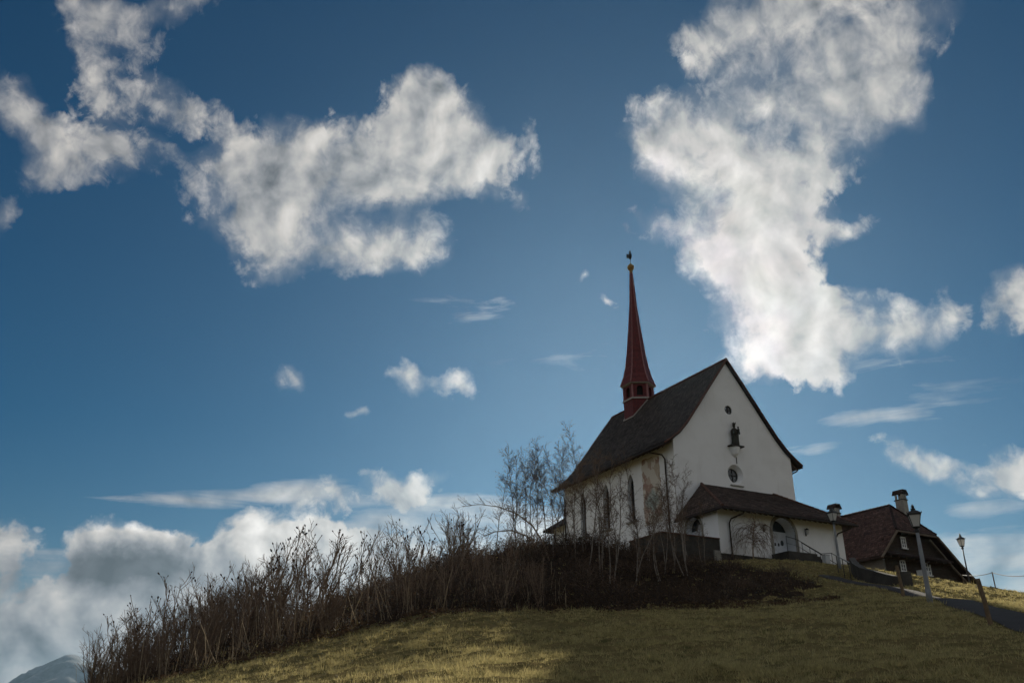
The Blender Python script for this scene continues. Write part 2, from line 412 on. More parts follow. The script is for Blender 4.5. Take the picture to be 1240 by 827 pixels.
def cut(o, cutters):
    """cut the given shapes out of a solid wall"""
    tmp = []
    for c in cutters:
        t = c.build('cutter', None); t.matrix_world = Matrix.Identity(4); tmp.append(t)
        md = o.modifiers.new('cut', 'BOOLEAN'); md.operation = 'DIFFERENCE'; md.object = t; md.solver = 'EXACT'
    par = o.parent; o.parent = None
    bpy.context.view_layer.update()
    me = bpy.data.meshes.new_from_object(o.evaluated_get(bpy.context.evaluated_depsgraph_get()))
    old = o.data; o.modifiers.clear(); o.data = me; o.parent = par
    for t in tmp: bpy.data.objects.remove(t)
    return o

def tag(o, label=None, cat=None, group=None, kind=None):
    if label: o['label'] = label
    if cat: o['category'] = cat
    if group: o['group'] = group
    if kind: o['kind'] = kind
    return o

def empty(name, loc, rz=0.0, rot=None):
    o = bpy.data.objects.new(name, None); COL.objects.link(o)
    o.location = loc; o.rotation_euler = rot if rot else (0, 0, rz)
    o.empty_display_size = 0.3
    return o

def copy_tree(o, parent=None):
    c = o.copy(); COL.objects.link(c)
    if parent: c.parent = parent
    for ch in list(o.children): copy_tree(ch, c)
    return c

def arch(x0, x1, z0, zs, n=10, k=1.0):
    """outline of an arched opening: straight to zs, then a curve of height k * half-width"""
    c = (x0 + x1) / 2; r = (x1 - x0) / 2
    return [(x0, z0), (x1, z0)] + [(c + r * math.cos(math.pi * i / n), zs + k * r * math.sin(math.pi * i / n)) for i in range(n + 1)]

def pointed(x0, x1, z0, zs, zt, n=5):
    c = (x0 + x1) / 2; k = 1.15
    fx = lambda t: (1 - math.cos(k * t)) / (1 - math.cos(k)); fz = lambda t: math.sin(k * t) / math.sin(k)
    L = [(x0, z0), (x1, z0)]
    L += [(x1 + (c - x1) * fx(i / n), zs + (zt - zs) * fz(i / n)) for i in range(n + 1)]
    L += [(x0 + (c - x0) * fx(i / n), zs + (zt - zs) * fz(i / n)) for i in range(n - 1, -1, -1)]
    return L

def big_mesh(name, V, F, mat, nv):
    """V (n,3), F (m,nv) arrays -> one mesh object, fast"""
    me = bpy.data.meshes.new(name)
    me.vertices.add(len(V)); me.vertices.foreach_set('co', np.ascontiguousarray(V, dtype=np.float32).ravel())
    me.loops.add(F.size); me.loops.foreach_set('vertex_index', np.ascontiguousarray(F, dtype=np.int32).ravel())
    me.polygons.add(len(F)); me.polygons.foreach_set('loop_start', np.arange(0, F.size, nv, dtype=np.int32))
    me.polygons.foreach_set('loop_total', np.full(len(F), nv, dtype=np.int32))
    me.update(calc_edges=True); me.validate()
    me.materials.append(mat)
    o = bpy.data.objects.new(name, me); COL.objects.link(o)
    return o

# ------------------------------------------------------------------ the hill
HILL = [(0.0, 14.3, 0.67), (2.46, 14.09, 0.66), (4.55, 13.03, 0.61), (6.41, 11.88, 0.55), (-2.78, 16.77, 0.78), (-5.92, 21.19, 0.99), (-10.19, 27.15, 1.22), (-13.99, 30.99, 1.0), (-17.2, 33.88, 0.41), (-5.35, 31.55, 3.1), (-7.94, 29.97, 2.19), (-1.83, 33.95, 4.01), (1.22, 33.98, 4.02), (4.51, 35.72, 4.34), (9.3, 36.84, 4.48), (13.69, 39.7, 5.46), (3.64, 22.71, 2.04), (7.38, 21.78, 2.05), (14.17, 30.91, 3.95), (14.19, 33.08, 4.49), (12.04, 23.05, 2.46), (13.37, 24.03, 2.82), (12.11, 21.87, 2.3), (15.89, 33.41, 4.44), (18.33, 42.19, 6.13), (17.11, 42.7, 6.21), (19.38, 48.25, 7.31), (19.56, 53.54, 8.79), (17.92, 54.11, 9.17), (13.55, 57.94, 9.98), (9.47, 57.22, 9.7), (7.31, 56.53, 10.2), (3.5, 53.89, 10.41), (-1.7, 49.97, 8.74), (-5.01, 45.73, 6.93), (-7.8, 43.3, 5.15), (-10.84, 40.58, 4.1), (-13.56, 39.75, 2.94), (22.4, 49.13, 7.32), (27.98, 55.33, 8.14), (29.57, 56.76, 7.7), (31.31, 55.82, 7.2), (18.07, 35.68, 4.59), (28.15, 64.09, 10.06), (14.38, 57.1, 10.0), (20.15, 59.03, 10.1), (23.83, 63.82, 10.5), (9.62, 59.66, 10.6), (6.33, 65.85, 11.0), (1.64, 74.68, 11.5), (4.02, 87.26, 11.5), (28.99, 72.22, 11.2), (21.96, 85.47, 11.6), (32.5, 75.3, 11.7), (42.0, 81.0, 10.0), (52.0, 80.0, 7.4), (30.0, 90.0, 12.0), (60.0, 90.0, 5.0), (60.0, 60.0, 5.5), (70.0, 40.0, 0.0), (40.0, 20.0, 0.2), (0.0, 0.0, -1.6), (3.0, 6.0, -0.72), (-4.0, 6.0, -0.9), (0.0, -20.0, -4.5), (0.0, -60.0, -12.0), (-25.0, 0.0, -4.5), (-60.0, 0.0, -15.0), (-40.0, 45.0, -5.5), (-60.0, 70.0, -14.0), (-25.0, 70.0, 2.0), (-15.0, 90.0, 4.5), (10.0, 120.0, 5.0), (30.0, 0.0, -2.5), (60.0, 0.0, -6.0), (60.0, -40.0, -14.0), (-60.0, -50.0, -18.0), (-30.0, 110.0, -8.0), (50.0, 120.0, 3.0), (90.0, 90.0, 0.0), (-80.0, 110.0, -24.0), (90.0, 20.0, -8.0)]
HILL = np.array(HILL)
_d = np.hypot(HILL[:, None, 0] - HILL[None, :, 0], HILL[:, None, 1] - HILL[None, :, 1])
_n = len(HILL); _P = np.c_[np.ones(_n), HILL[:, :2]]
_M = np.zeros((_n + 3, _n + 3)); _M[:_n, :_n] = -np.sqrt(_d * _d + 16) + np.eye(_n) * 0.3
_M[:_n, _n:] = _P; _M[_n:, :_n] = _P.T
_W = np.linalg.solve(_M, np.r_[HILL[:, 2], 0, 0, 0])

def sstep(x, a, b):
    t = np.clip((x - a) / (b - a), 0, 1); return t * t * (3 - 2 * t)

def HZ(x, y):
    """height of the hill"""
    x = np.asarray(x, float); y = np.asarray(y, float)
    z = _W[-3] + _W[-2] * x + _W[-1] * y
    for (cx, cy, _), w in zip(HILL, _W): z = z - w * np.sqrt((x - cx) ** 2 + (y - cy) ** 2 + 16)
    w = sstep(np.hypot(x - 8, y - 40), 85, 230)
    return z * (1 - w) - 75 * w

_rs = np.random.RandomState(7); _LAT = _rs.rand(256, 256)
def vnoise(x, y):
    xi = np.floor(x).astype(int); yi = np.floor(y).astype(int); fx = x - xi; fy = y - yi
    fx = fx * fx * (3 - 2 * fx); fy = fy * fy * (3 - 2 * fy)
    g = lambda i, j: _LAT[i % 256, j % 256]
    return (g(xi, yi) * (1 - fx) + g(xi + 1, yi) * fx) * (1 - fy) + (g(xi, yi + 1) * (1 - fx) + g(xi + 1, yi + 1) * fx) * fy
def fbm(x, y, o=4):
    s = 0; a = 0.5
    for k in range(o): s = s + a * vnoise(x * 2 ** k + 17 * k, y * 2 ** k + 31 * k); a *= 0.5
    return s

PATH = [(10.2, 14.0), (11.2, 18.5), (12.3, 21.9), (13.2, 24.8), (14.1, 28.0), (15.6, 32.2), (17.1, 37.0), (17.6, 40.2), (17.6, 42.4), (17.2, 44.4), (16.95, 46.6), (17.1, 49.2)]
def path_dist(x, y):
    d = np.full(np.shape(x), 1e9)
    for (ax, ay), (bx, by) in zip(PATH, PATH[1:]):
        t = np.clip(((x - ax) * (bx - ax) + (y - ay) * (by - ay)) / ((bx - ax) ** 2 + (by - ay) ** 2), 0, 1)
        d = np.minimum(d, np.hypot(x - ax - t * (bx - ax), y - ay - t * (by - ay)))
    return d
PATH_W = 0.58

BANK = [(-14.0, 31.0), (-10.7, 29.0), (-8.4, 30.3), (-5.5, 32.8), (-1.9, 35.2), (1.3, 35.3), (4.5, 35.9), (7.7, 37.4), (10.5, 38.8), (13.5, 40.8), (15.2, 45.0), (14.2, 48.6), (12.0, 51.5), (8.5, 54.2), (3.8, 55.4), (-1.9, 55.0), (-9.9, 54.0), (-17.4, 51.1), (-21.4, 47.4)]
def in_bank(x, y):
    x = np.asarray(x, float); y = np.asarray(y, float); c = np.zeros(x.shape, bool); n = len(BANK)
    for i in range(n):
        (ax, ay), (bx, by) = BANK[i], BANK[(i + 1) % n]
        k = ((ay > y) != (by > y)) & (x < (bx - ax) * (y - ay) / ((by - ay) + 1e-12) + ax)
        c ^= k
    return c
def bank_soft(x, y):
    j = (fbm(x * 0.8 + 5, y * 0.8, 3) - 0.45) * 3.2
    k = (fbm(x * 0.8 + 95, y * 0.8 + 40, 3) - 0.45) * 3.2
    return in_bank(x + j, y + k).astype(float)

def ground_z(x, y):
    """hill with the small humps of a winter meadow"""
    x = np.asarray(x, float); y = np.asarray(y, float)
    r = np.hypot(x, y)
    near = (1 - sstep(np.hypot(x - 8, y - 40), 70, 110))
    q = sstep(path_dist(x, y), 1.0, 2.2)
    b = (fbm(x * 0.55, y * 0.55, 4) - 0.47) * 0.28 + (fbm(x * 2.2 + 9, y * 2.2, 3) - 0.44) * 0.24 + (fbm(x * 5.1 + 3, y * 5.1 + 70, 2) - 0.37) * 0.13
    b = b + in_bank(x, y) * (fbm(x * 0.7 + 3, y * 0.7 + 8, 3) - 0.45) * 0.5
    return HZ(x, y) + b * near * q

def axis(lo, hi, st, far, g):
    a = list(np.arange(lo, hi + 1e-6, st)); s = st
    while a[-1] < far: s *= g; a.append(a[-1] + s)
    s = st
    while a[0] > -far: s *= g; a.insert(0, a[0] - s)
    return np.array(a)

def build_ground():
    X = axis(-26, 36, 0.22, 9500, 1.22); Y = axis(6, 66, 0.22, 9500, 1.22)
    gx, gy = np.meshgrid(X, Y)
    Z = ground_z(gx, gy)
    V = np.stack([gx.ravel(), gy.ravel(), Z.ravel()], 1)
    nx, ny = len(X), len(Y)
    i = (np.arange(ny - 1)[:, None] * nx + np.arange(nx - 1)[None, :]).ravel()
    F = np.stack([i, i + 1, i + 1 + nx, i + nx], 1)
    m, T = new_mat('meadow')
    out = T.node('ShaderNodeOutputMaterial')
    v = T.node('ShaderNodeTexCoord').outputs['Object']
    n1 = T.noise(v, 0.35, 5, 0.65, 0.4).outputs['Fac']; n2 = T.noise(v, 2.6, 6, 0.7).outputs['Fac']; n3 = T.noise(v, 14, 4, 0.65).outputs['Fac']
    g = T.mix(T.ramp(n2, 0.35, 0.65), (0.080, 0.075, 0.032, 1), (0.19, 0.152, 0.072, 1))
    g = T.mix(T.ramp(n1, 0.5, 0.72, 0, 0.6), g, (0.17, 0.13, 0.06, 1))
    g = T.mix(T.ramp(n3, 0.55, 0.72, 0, 0.7), g, (0.028, 0.025, 0.013, 1))
    soil = T.mix(T.ramp(n2, 0.35, 0.7), (0.022, 0.016, 0.012, 1), (0.060, 0.044, 0.031, 1))
    at = T.node('ShaderNodeAttribute'); at.attribute_name = 'soil'
    c = T.mix(T.ramp(T.math('ADD', at.outputs['Fac'], T.math('MULTIPLY', T.math('SUBTRACT', n3, 0.5), 0.8)), 0.35, 0.6), g, soil)
    b = T.node('ShaderNodeBsdfPrincipled', {'Base Color': c, 'Roughness': 1.0, 'Specular IOR Level': 0.0})
    bp = T.node('ShaderNodeBump', {'Height': T.math('ADD', n2, T.math('MULTIPLY', n3, 0.5)), 'Strength': 0.9, 'Distance': 0.07})
    T.l.new(bp.outputs[0], b.inputs['Normal']); T.l.new(b.outputs[0], out.inputs[0])
    o = big_mesh('ground', V, F, m, 4)
    at = o.data.attributes.new('soil', 'FLOAT', 'POINT')
    at.data.foreach_set('value', bank_soft(gx.ravel(), gy.ravel()).astype(np.float32))
    o.data.polygons.foreach_set('use_smooth', np.ones(len(F), bool))
    tag(o, kind='structure')
build_ground()

def build_path():
    # a smooth ribbon of tarmac laid on the slope
    P = np.array(PATH); t = np.r_[0, np.cumsum(np.hypot(*np.diff(P, axis=0).T))]
    s = np.arange(0, t[-1], 0.4); xs = np.interp(s, t, P[:, 0]); ys = np.interp(s, t, P[:, 1])
    k = np.ones(7) / 7
    xs = np.r_[xs[:3], np.convolve(xs, k, 'valid'), xs[-3:]]; ys = np.r_[ys[:3], np.convolve(ys, k, 'valid'), ys[-3:]]
    dx = np.gradient(xs); dy = np.gradient(ys); L = np.hypot(dx, dy); nx, ny = -dy / L, dx / L
    V = []; W = np.linspace(-1, 1, 7)
    for w in W:
        wig = (fbm(s * 0.9 + 40 * w, s * 0 + 3, 3) - 0.45) * 0.25 * abs(w)
        x = xs + nx * (w * PATH_W + wig); y = ys + ny * (w * PATH_W + wig)
        V.append(np.stack([x, y, HZ(x, y) + 0.05 - 0.03 * w * w], 1))
    n = len(s); V = np.concatenate(V)
    i = (np.arange(6)[:, None] * n + np.arange(n - 1)[None, :]).ravel()
    F = np.stack([i, i + 1, i + 1 + n, i + n], 1)
    o = big_mesh('path', V, F, plain('tarmac', (0.036, 0.035, 0.037), 0.95, 0.35, 1.5, bump=0.4, bscale=30), 4)
    tag(o, kind='structure')
build_path()

def build_grass():
    rs = np.random.RandomState(11)
    def spots(n, k):
        d = 9 + (rs.rand(n) ** 1.15) * 66; a = (rs.rand(n) - 0.5) * 2 * rad(40)
        x = d * np.sin(a); y = d * np.cos(a)
        q = rs.rand(n) < (d / 75.0) * np.minimum(1, (16 / d) ** 1.55) * k
        return x[q], y[q], d[q]
    def clear(x, y):
        G = (x - 13.67, y - 58.42); gx = G[0] * 0.883 + G[1] * 0.469; gy = -G[0] * 0.469 + G[1] * 0.883
        inch = ((gx > -0.1) & (gx < 11.7) & (gy > -0.2) & (gy < 20)) | ((gx > -4.8) & (gx < 0.2) & (gy > -0.1) & (gy < 3.5))
        return (path_dist(x, y) > PATH_W + 0.02 + 0.12 * rs.rand(len(x))) & ~inch & (~(bank_soft(x, y) > 0.5) | (rs.rand(len(x)) < 0.10))
    # tufts: blades leaning out from a common root, on top of a thin short turf
    x, y, d = spots(420000, 3.0)
    cl = fbm(x * 1.1, y * 1.1, 4); keep = clear(x, y) & (rs.rand(len(x)) < 0.03 + 3.4 * np.clip(cl - 0.40, 0, 1)); x, y, d, cl = x[keep], y[keep], d[keep], cl[keep]
    nb = 11; size = (0.55 + 1.3 * rs.rand(len(x)) ** 2) * (0.5 + 1.0 * cl) * np.where(rs.rand(len(x)) < 0.03, 2.2, 1.0)
    k = np.repeat(np.arange(len(x)), nb); n = len(k); ph = rs.rand(n) * 2 * np.pi; r = 0.055 * size[k] * np.sqrt(rs.rand(n))
    bx = x[k] + np.cos(ph) * r; by = y[k] + np.sin(ph) * r; h1 = (0.03 + 0.065 * rs.rand(n)) * size[k]; lean = (0.15 + 1.1 * rs.rand(n)); pl1 = ph + rs.normal(0, .5, n); d1 = d[k]
    x2, y2, d2 = spots(1100000, 3.2)
    c2 = fbm(x2 * 1.6, y2 * 1.6, 4); keep = clear(x2, y2) & (rs.rand(len(x2)) < 0.08 + 2.4 * (c2 - 0.36)); x2, y2, d2, c2 = x2[keep], y2[keep], d2[keep], c2[keep]
    m2 = len(x2); h2 = (0.015 + 0.03 * rs.rand(m2)) * (0.4 + 1.5 * c2)
    X = np.r_[bx, x2]; Y = np.r_[by, y2]; D = np.r_[d1, d2]; h = np.r_[h1, h2]; ln = np.r_[lean, 0.3 + rs.rand(m2)]; pl = np.r_[pl1, rs.rand(m2) * 6.283]
    n = len(X); z = ground_z(X, Y); w = 0.0052 * (0.7 + 0.6 * rs.rand(n)) * np.maximum(1, D / 16)
    a = pl + np.pi / 2 + rs.normal(0, .4, n); ux, uy = np.cos(a) * w, np.sin(a) * w
    V = np.empty((n, 3, 3))
    V[:, 0] = np.stack([X - ux, Y - uy, z - 0.01], 1); V[:, 1] = np.stack([X + ux, Y + uy, z - 0.01], 1)
    V[:, 2] = np.stack([X + np.cos(pl) * h * ln, Y + np.sin(pl) * h * ln, z + h], 1)
    m = leafy('grass_blades', (0.175, 0.166, 0.066), (0.60, 0.50, 0.235), 0.5, 7.0)
    o = big_mesh('grass', V.reshape(-1, 3), np.arange(3 * n).reshape(n, 3), m, 3)
    tag(o, kind='stuff')
    print('grass', n)
build_grass()

# ------------------------------------------------------------------ the chapel
# local frame: x along the gable front, y back along the ridge, z absolute height (shifted by ZB)
CH_O = Vector((13.674, 58.421, 10.2)); CH_A = rad(27.97); ZB = 10.2
def chw(x, y, z):
    """chapel frame -> world"""
    return Vector((CH_O.x + x * math.cos(CH_A) - y * math.sin(CH_A), CH_O.y + x * math.sin(CH_A) + y * math.cos(CH_A), z))

M_PLASTER = plaster('white_plaster', (0.76, 0.77, 0.785), (0.52, 0.515, 0.51))
M_PLASTER2 = plaster('porch_plaster', (0.77, 0.78, 0.80), (0.60, 0.59, 0.58))
M_TILE = tiles('old_roof_tiles', (0.080, 0.068, 0.060), (0.020, 0.018, 0.018), (0.060, 0.052, 0.038), 0.26, 0.30)
M_TILE2 = tiles('porch_roof_tiles', (0.100, 0.066, 0.054), (0.028, 0.021, 0.019), (0.075, 0.058, 0.046), 0.26, 0.28)
M_RIDGE = plain('ridge_tile_clay', (0.115, 0.056, 0.042), 0.8, 0.5, 5)
M_RED = plain('red_painted_shingle', (0.130, 0.017, 0.018), 0.6, 0.6, 5.0, col2=(0.060, 0.012, 0.013), bump=0.9, bscale=7)
M_REDTRIM = plain('pale_red_trim', (0.30, 0.14, 0.14), 0.6, 0.3, 6)
M_TRIM = plain('grey_painted_trim', (0.36, 0.33, 0.31), 0.6, 0.25, 6)
M_DARK = plain('dark_louvre', (0.010, 0.009, 0.008), 0.8, 0.3, 8)
M_GILT = plain('tarnished_gilt', (0.34, 0.20, 0.055), 0.42, 0.45, 7, metal=0.7)
M_COPPER = plain('dark_copper_pipe', (0.030, 0.022, 0.018), 0.55, 0.4, 4, metal=0.3)
M_STONE = plain('grey_sandstone', (0.30, 0.29, 0.26), 0.9, 0.35, 3, bump=0.3)
M_OLDSTONE = plain('dark_weathered_stone', (0.060, 0.056, 0.050), 0.95, 0.5, 1.6, bump=0.5)
M_GLASS = plain('leaded_glass', (0.030, 0.040, 0.048), 0.18, 0.4, 9, spec=0.6)
M_LEAD = plain('window_lead_and_frame', (0.035, 0.033, 0.032), 0.6, 0.3, 9)
M_DOOR = plain('pale_grey_blue_door_paint', (0.60, 0.63, 0.68), 0.6, 0.2, 3)
M_BRONZE = plain('dark_mossy_statue', (0.038, 0.036, 0.027), 0.75, 0.5, 7, bump=0.4)
M_WOODDARK = plain('brown_eaves_wood', (0.085, 0.058, 0.038), 0.85, 0.4, 4)

xg = lambda p, q, t: (p, t, q)      # outline in a gable-parallel plane
yg = lambda p, q, t: (t, p, q)      # outline in a side-wall plane

def build_chapel():
    ch = empty('chapel', CH_O, CH_A)
    tag(ch, 'white hilltop chapel with a steep dark tiled roof and a slender red spire', 'chapel')
    B = lambda mb, name, mat, par=ch, **k: mb.build(name, mat, par, **k)
    mb = lambda: MB(ZB)
    cx = 5.75
    PROF = [(0, 26.93), (1.7, 24.72), (3.1, 22.84), (4.4, 21.14), (5.2, 20.27), (6.0, 19.63), (6.7, 19.17)]
    # --- nave wall, solid, with the openings cut
    under = [(o, z - 0.22) for o, z in PROF if o < 5.7] + [(5.75, 19.62)]
    poly = [(0, 9.4), (11.5, 9.4)] + [(cx + o, z) for o, z in reversed(under)] + [(cx - o, z) for o, z in under[1:]]
    nave = B(mb().prism(poly, 4.05, 19.45, xg), 'nave_wall', M_PLASTER)
    cuts = []
    WIN = [(9.62, 14.62), (13.05, 14.62), (16.5, 14.7)]
    for y, z in WIN:
        cuts.append(mb().prism(pointed(y - 0.42, y + 0.42, z, 17.2, 18.3), -0.5, 0.42, yg))
    def cone(x, z, r0, r1, y0, y1, n=28):
        m = mb(); k = [(x + r0 * math.cos(2 * math.pi * i / n), y0, z + r0 * math.sin(2 * math.pi * i / n)) for i in range(n)]
        k += [(x + r1 * math.cos(2 * math.pi * i / n), y1, z + r1 * math.sin(2 * math.pi * i / n)) for i in range(n)]
        return m.add(k, [tuple(range(n)), tuple(range(2 * n - 1, n - 1, -1))] + [(i, i + n, (i + 1) % n + n, (i + 1) % n) for i in range(n)])
    cuts.append(cone(5.68, 17.65, 0.76, 0.50, 4.03, 4.50))
    cuts.append(cone(5.62, 22.74, 0.36, 0.36, 3.9, 4.22))
    cut(nave, cuts)
    # --- windows
    for y, z in WIN:
        f = mb(); pts = pointed(y - 0.36, y + 0.36, z + 0.02, 17.2, 18.24)
        f.tube([(0.36, p, q) for p, q in pts + pts[:1]], 0.045, 4)
        f.box(0.34, 0.385, y - 0.022, y + 0.022, z, 18.2)
        for k in range(1, 7): f.box(0.343, 0.383, y - 0.36, y + 0.36, z + 0.5 * k - 0.018, z + 0.5 * k + 0.018)
        w = B(f, 'window', M_LEAD)
        B(mb().prism(pointed(y - 0.40, y + 0.40, z + 0.01, 17.2, 18.28), 0.395, 0.415, yg), 'pane', M_GLASS, w)
        s = mb(); s.add([(x, yy, zz) for yy in (y - 0.66, y + 0.66) for x, zz in ((-0.16, z - 0.02), (0.3, z + 0.05), (0.3, z - 0.14), (-0.16, z - 0.14))],
                        [(0, 1, 2, 3), (7, 6, 5, 4), (0, 4, 5, 1), (1, 5, 6, 2), (2, 6, 7, 3), (3, 7, 4, 0)])
        B(s, 'sill', M_STONE, w)
    for x, z, r, yy in ((5.68, 17.65, 0.49, 4.44), (5.62, 22.74, 0.345, 4.14)):
        f = mb(); n = 28
        f.tube([(x + r * math.cos(2 * math.pi * i / n), yy, z + r * math.sin(2 * math.pi * i / n)) for i in range(n + 1)], 0.035, 4)
        f.box(x - 0.024, x + 0.024, yy - 0.03, yy + 0.02, z - r, z + r); f.box(x - r, x + r, yy - 0.027, yy + 0.017, z - 0.024, z + 0.024)
        w = B(f, 'round_window', M_LEAD)
        B(cone(x, z, r, r, yy + 0.022, yy + 0.045), 'pane', M_GLASS, w)
        if r > 0.4:
            B(mb().box(x - 0.62, x + 0.62, 3.93, 4.045, 16.72, 16.80), 'sill', M_STONE, w)
    # --- nave roof
    r = mb(); polys = []; uvs = []
    ys = [3.82] + [3.82 + 16.1 * i / 12 for i in range(1, 13)]
    rnd = random.Random(3)
    sag = [0] + [-0.05 * math.sin(math.pi * i / 12) + rnd.uniform(-0.012, 0.012) for i in range(1, 12)] + [0]
    for sgn in (-1, 1):
        s = 0
        for (o0, z0), (o1, z1) in zip(PROF, PROF[1:]):
            L = math.hypot(o1 - o0, z1 - z0)
            for i in range(12):
                a, b = ys[i], ys[i + 1]
                polys.append([(cx + sgn * o0, a, z0 + sag[i]), (cx + sgn * o1, a, z1 + sag[i] * 1.4), (cx + sgn * o1, b, z1 + sag[i + 1] * 1.4), (cx + sgn * o0, b, z0 + sag[i + 1])])
                uvs.append([(a, -s), (a, -s - L), (b, -s - L), (b, -s)])
            s += L
    r.sheet(polys, 0.20, uvs)
    rt = random.Random(12)
    for sgn in (-1, 1):
        s = 11.0
        for (o0, z0), (o1, z1) in reversed(list(zip(PROF, PROF[1:]))):
            s -= math.hypot(o1 - o0, z1 - z0)
            for i in range(12):
                a, b = ys[i], ys[i + 1]; S0, S1 = sag[i], sag[i + 1]
                lo = [(cx + sgn * o1, a, z1 + S0 * 1.4), (cx + sgn * o1, b, z1 + S1 * 1.4)]; up = [(cx + sgn * o0, a, z0 + S0), (cx + sgn * o0, b, z0 + S1)]
                r.courses(lo[0], lo[1], up[0], up[1], rt, a, s)
    roof = B(r, 'nave_roof', M_TILE)
    t = mb()
    y = 3.80
    while y < 19.9:
        t.tube([(cx, y, 26.93 + rnd.uniform(-0.01, 0.012)), (cx, y + 0.42, 26.915)], [0.135, 0.115], 8); y += 0.385
    B(t, 'ridge_tiles', M_RIDGE, roof)
    for sgn in (-1, 1):
        for yy in (3.79, 19.96):
            t = mb(); t.tube([(cx + sgn * (o + 0.02), yy, z - 0.03) for o, z in PROF], 0.075, 6)
            B(t, 'verge_tiles', M_RIDGE, roof)
        t = mb()
        e = cx + sgn * 6.74
        t.tube([(e, 3.85, 19.02), (e, 19.9, 19.02)], 0.075, 8); B(t, 'gutter', M_COPPER, roof)
    # rafters' ends / soffit under the long eaves
    t = mb()
    for sgn in (-1, 1):
        for i in range(26):
            yy = 4.2 + i * 0.615
            x0, x1 = sorted((cx + sgn * 5.78, cx + sgn * 6.62))
            t.add([(x0 if sgn > 0 else x1, yy, 19.58), (x1 if sgn > 0 else x0, yy, 18.97), (x1 if sgn > 0 else x0, yy + 0.1, 18.97), (x0 if sgn > 0 else x1, yy + 0.1, 19.58),
                   (x0 if sgn > 0 else x1, yy, 19.42), (x1 if sgn > 0 else x0, yy, 18.86), (x1 if sgn > 0 else x0, yy + 0.1, 18.86), (x0 if sgn > 0 else x1, yy + 0.1, 19.42)],
                  [(0, 1, 2, 3), (7, 6, 5, 4), (0, 4, 5, 1), (1, 5, 6, 2), (2, 6, 7, 3), (3, 7, 4, 0)])
    B(t, 'rafter_ends', M_WOODDARK, roof)
    # --- downpipes of the nave
    B(mb().tube([(-0.98, 5.75, 19.0), (-0.95, 5.72, 18.86), (-0.30, 5.1, 18.62), (-0.11, 5.02, 18.3), (-0.11, 5.02, 12.2), (-0.11, 5.02, 10.6)], 0.058, 8), 'downpipe', M_COPPER)
    B(mb().tube([(-0.98, 19.0, 19.0), (-0.95, 19.05, 18.86), (-0.25, 19.2, 18.6), (-0.11, 19.2, 18.3), (-0.11, 19.2, 11.5)], 0.058, 8), 'downpipe', M_COPPER)
    B(mb().tube([(12.48, 4.4, 19.0), (12.45, 4.4, 18.86), (11.72, 4.35, 18.5), (11.61, 4.35, 18.2), (11.61, 4.35, 14.0)], 0.058, 8), 'downpipe', M_COPPER)
    # --- faded mural
    m, T = new_mat('faded_mural')
    out = T.node('ShaderNodeOutputMaterial'); v = T.node('ShaderNodeTexCoord').outputs['Object']
    sp = T.node('ShaderNodeSeparateXYZ', {0: v})
    wv = T.vmath('ADD', v, T.vmath('MULTIPLY', T.noise(v, 1.6, 4, 0.6).outputs['Color'], (0.0, 0.9, 0.9)))
    hue = T.node('ShaderNodeTexVoronoi', {'Vector': wv, 'Scale': 1.5})
    sv = T.node('ShaderNodeSeparateXYZ', {0: hue.outputs['Color']})
    ochre, rust, sage, pale = (0.42, 0.35, 0.28, 1), (0.32, 0.21, 0.17, 1), (0.30, 0.36, 0.34, 1), (0.56, 0.52, 0.46, 1)
    c = T.mix(T.ramp(sv.outputs[0], 0.3, 0.5), ochre, rust)
    c = T.mix(T.ramp(sv.outputs[1], 0.45, 0.6), c, pale)
    gz = T.math('ABSOLUTE', T.math('SUBTRACT', sp.outputs[2], 5.4))
    gy = T.math('ABSOLUTE', T.math('SUBTRACT', sp.outputs[1], 6.85))
    pool = T.ramp(T.math('ADD', T.math('ADD', gz, T.math('MULTIPLY', gy, 0.8)), T.math('MULTIPLY', T.noise(v, 2.5, 3).outputs['Fac'], 0.8)), 1.55, 1.0)
    c = T.mix(pool, c, sage)
    c = T.mix(T.ramp(T.noise(v, 3.5, 6, 0.7).outputs['Fac'], 0.5, 0.7, 0, 0.6), c, (0.55, 0.50, 0.44, 1))
    b = T.node('ShaderNodeBsdfPrincipled', {'Base Color': c, 'Roughness': 0.95})
    T.l.new(b.outputs[0], out.inputs[0])
    rr = random.Random(5); L = []
    per = [(5.85, z) for z in np.arange(13.9, 18.95, 0.22)] + [(p, 18.95) for p in np.arange(5.9, 8.0, 0.22)] + [(8.05, z) for z in np.arange(18.95, 13.9, -0.22)] + [(p, 13.9) for p in np.arange(8.0, 5.9, -0.22)]
    per = [(p + rr.uniform(-0.05, 0.05), z + rr.uniform(-0.05, 0.05)) for p, z in per]
    B(mb().prism(per, -0.012, 0.05, yg), 'mural', m)
    # --- apse and sacristy behind
    B(mb().box(1.2, 10.3, 19.46, 23.4, 10.0, 16.75), 'sacristy_wall', M_PLASTER)
    s = mb(); e = [(0.4, 24.0, 16.55), (11.1, 24.0, 16.55), (0.4, 19.5, 16.55), (11.1, 19.5, 16.55), (3.6, 19.5, 19.0), (7.9, 19.5, 19.0)]
    s.sheet([[e[0], e[1], e[5], e[4]], [e[0], e[4], e[2]], [e[1], e[3], e[5]]], 0.18,
            [[(0, 0), (10.7, 0), (7.5, 5), (3.2, 5)], [(0, 0), (4, 4), (4.5, 0)], [(0, 0), (4.5, 0), (0, 4)]])
    B(s, 'sacristy_roof', M_TILE)
    # --- bell turret and spire
    tx, ty = cx, 15.6; a0 = math.radians(270 - 27.97 - 62) ; a0 = math.radians(-90)
    hexr = lambda rr: rr
    sh = B(mb().lathe([(1.36, 24.2), (1.38, 25.0), (1.38, 27.05)], (tx, ty, 0), 6, a0), 'turret_shaft', M_RED)
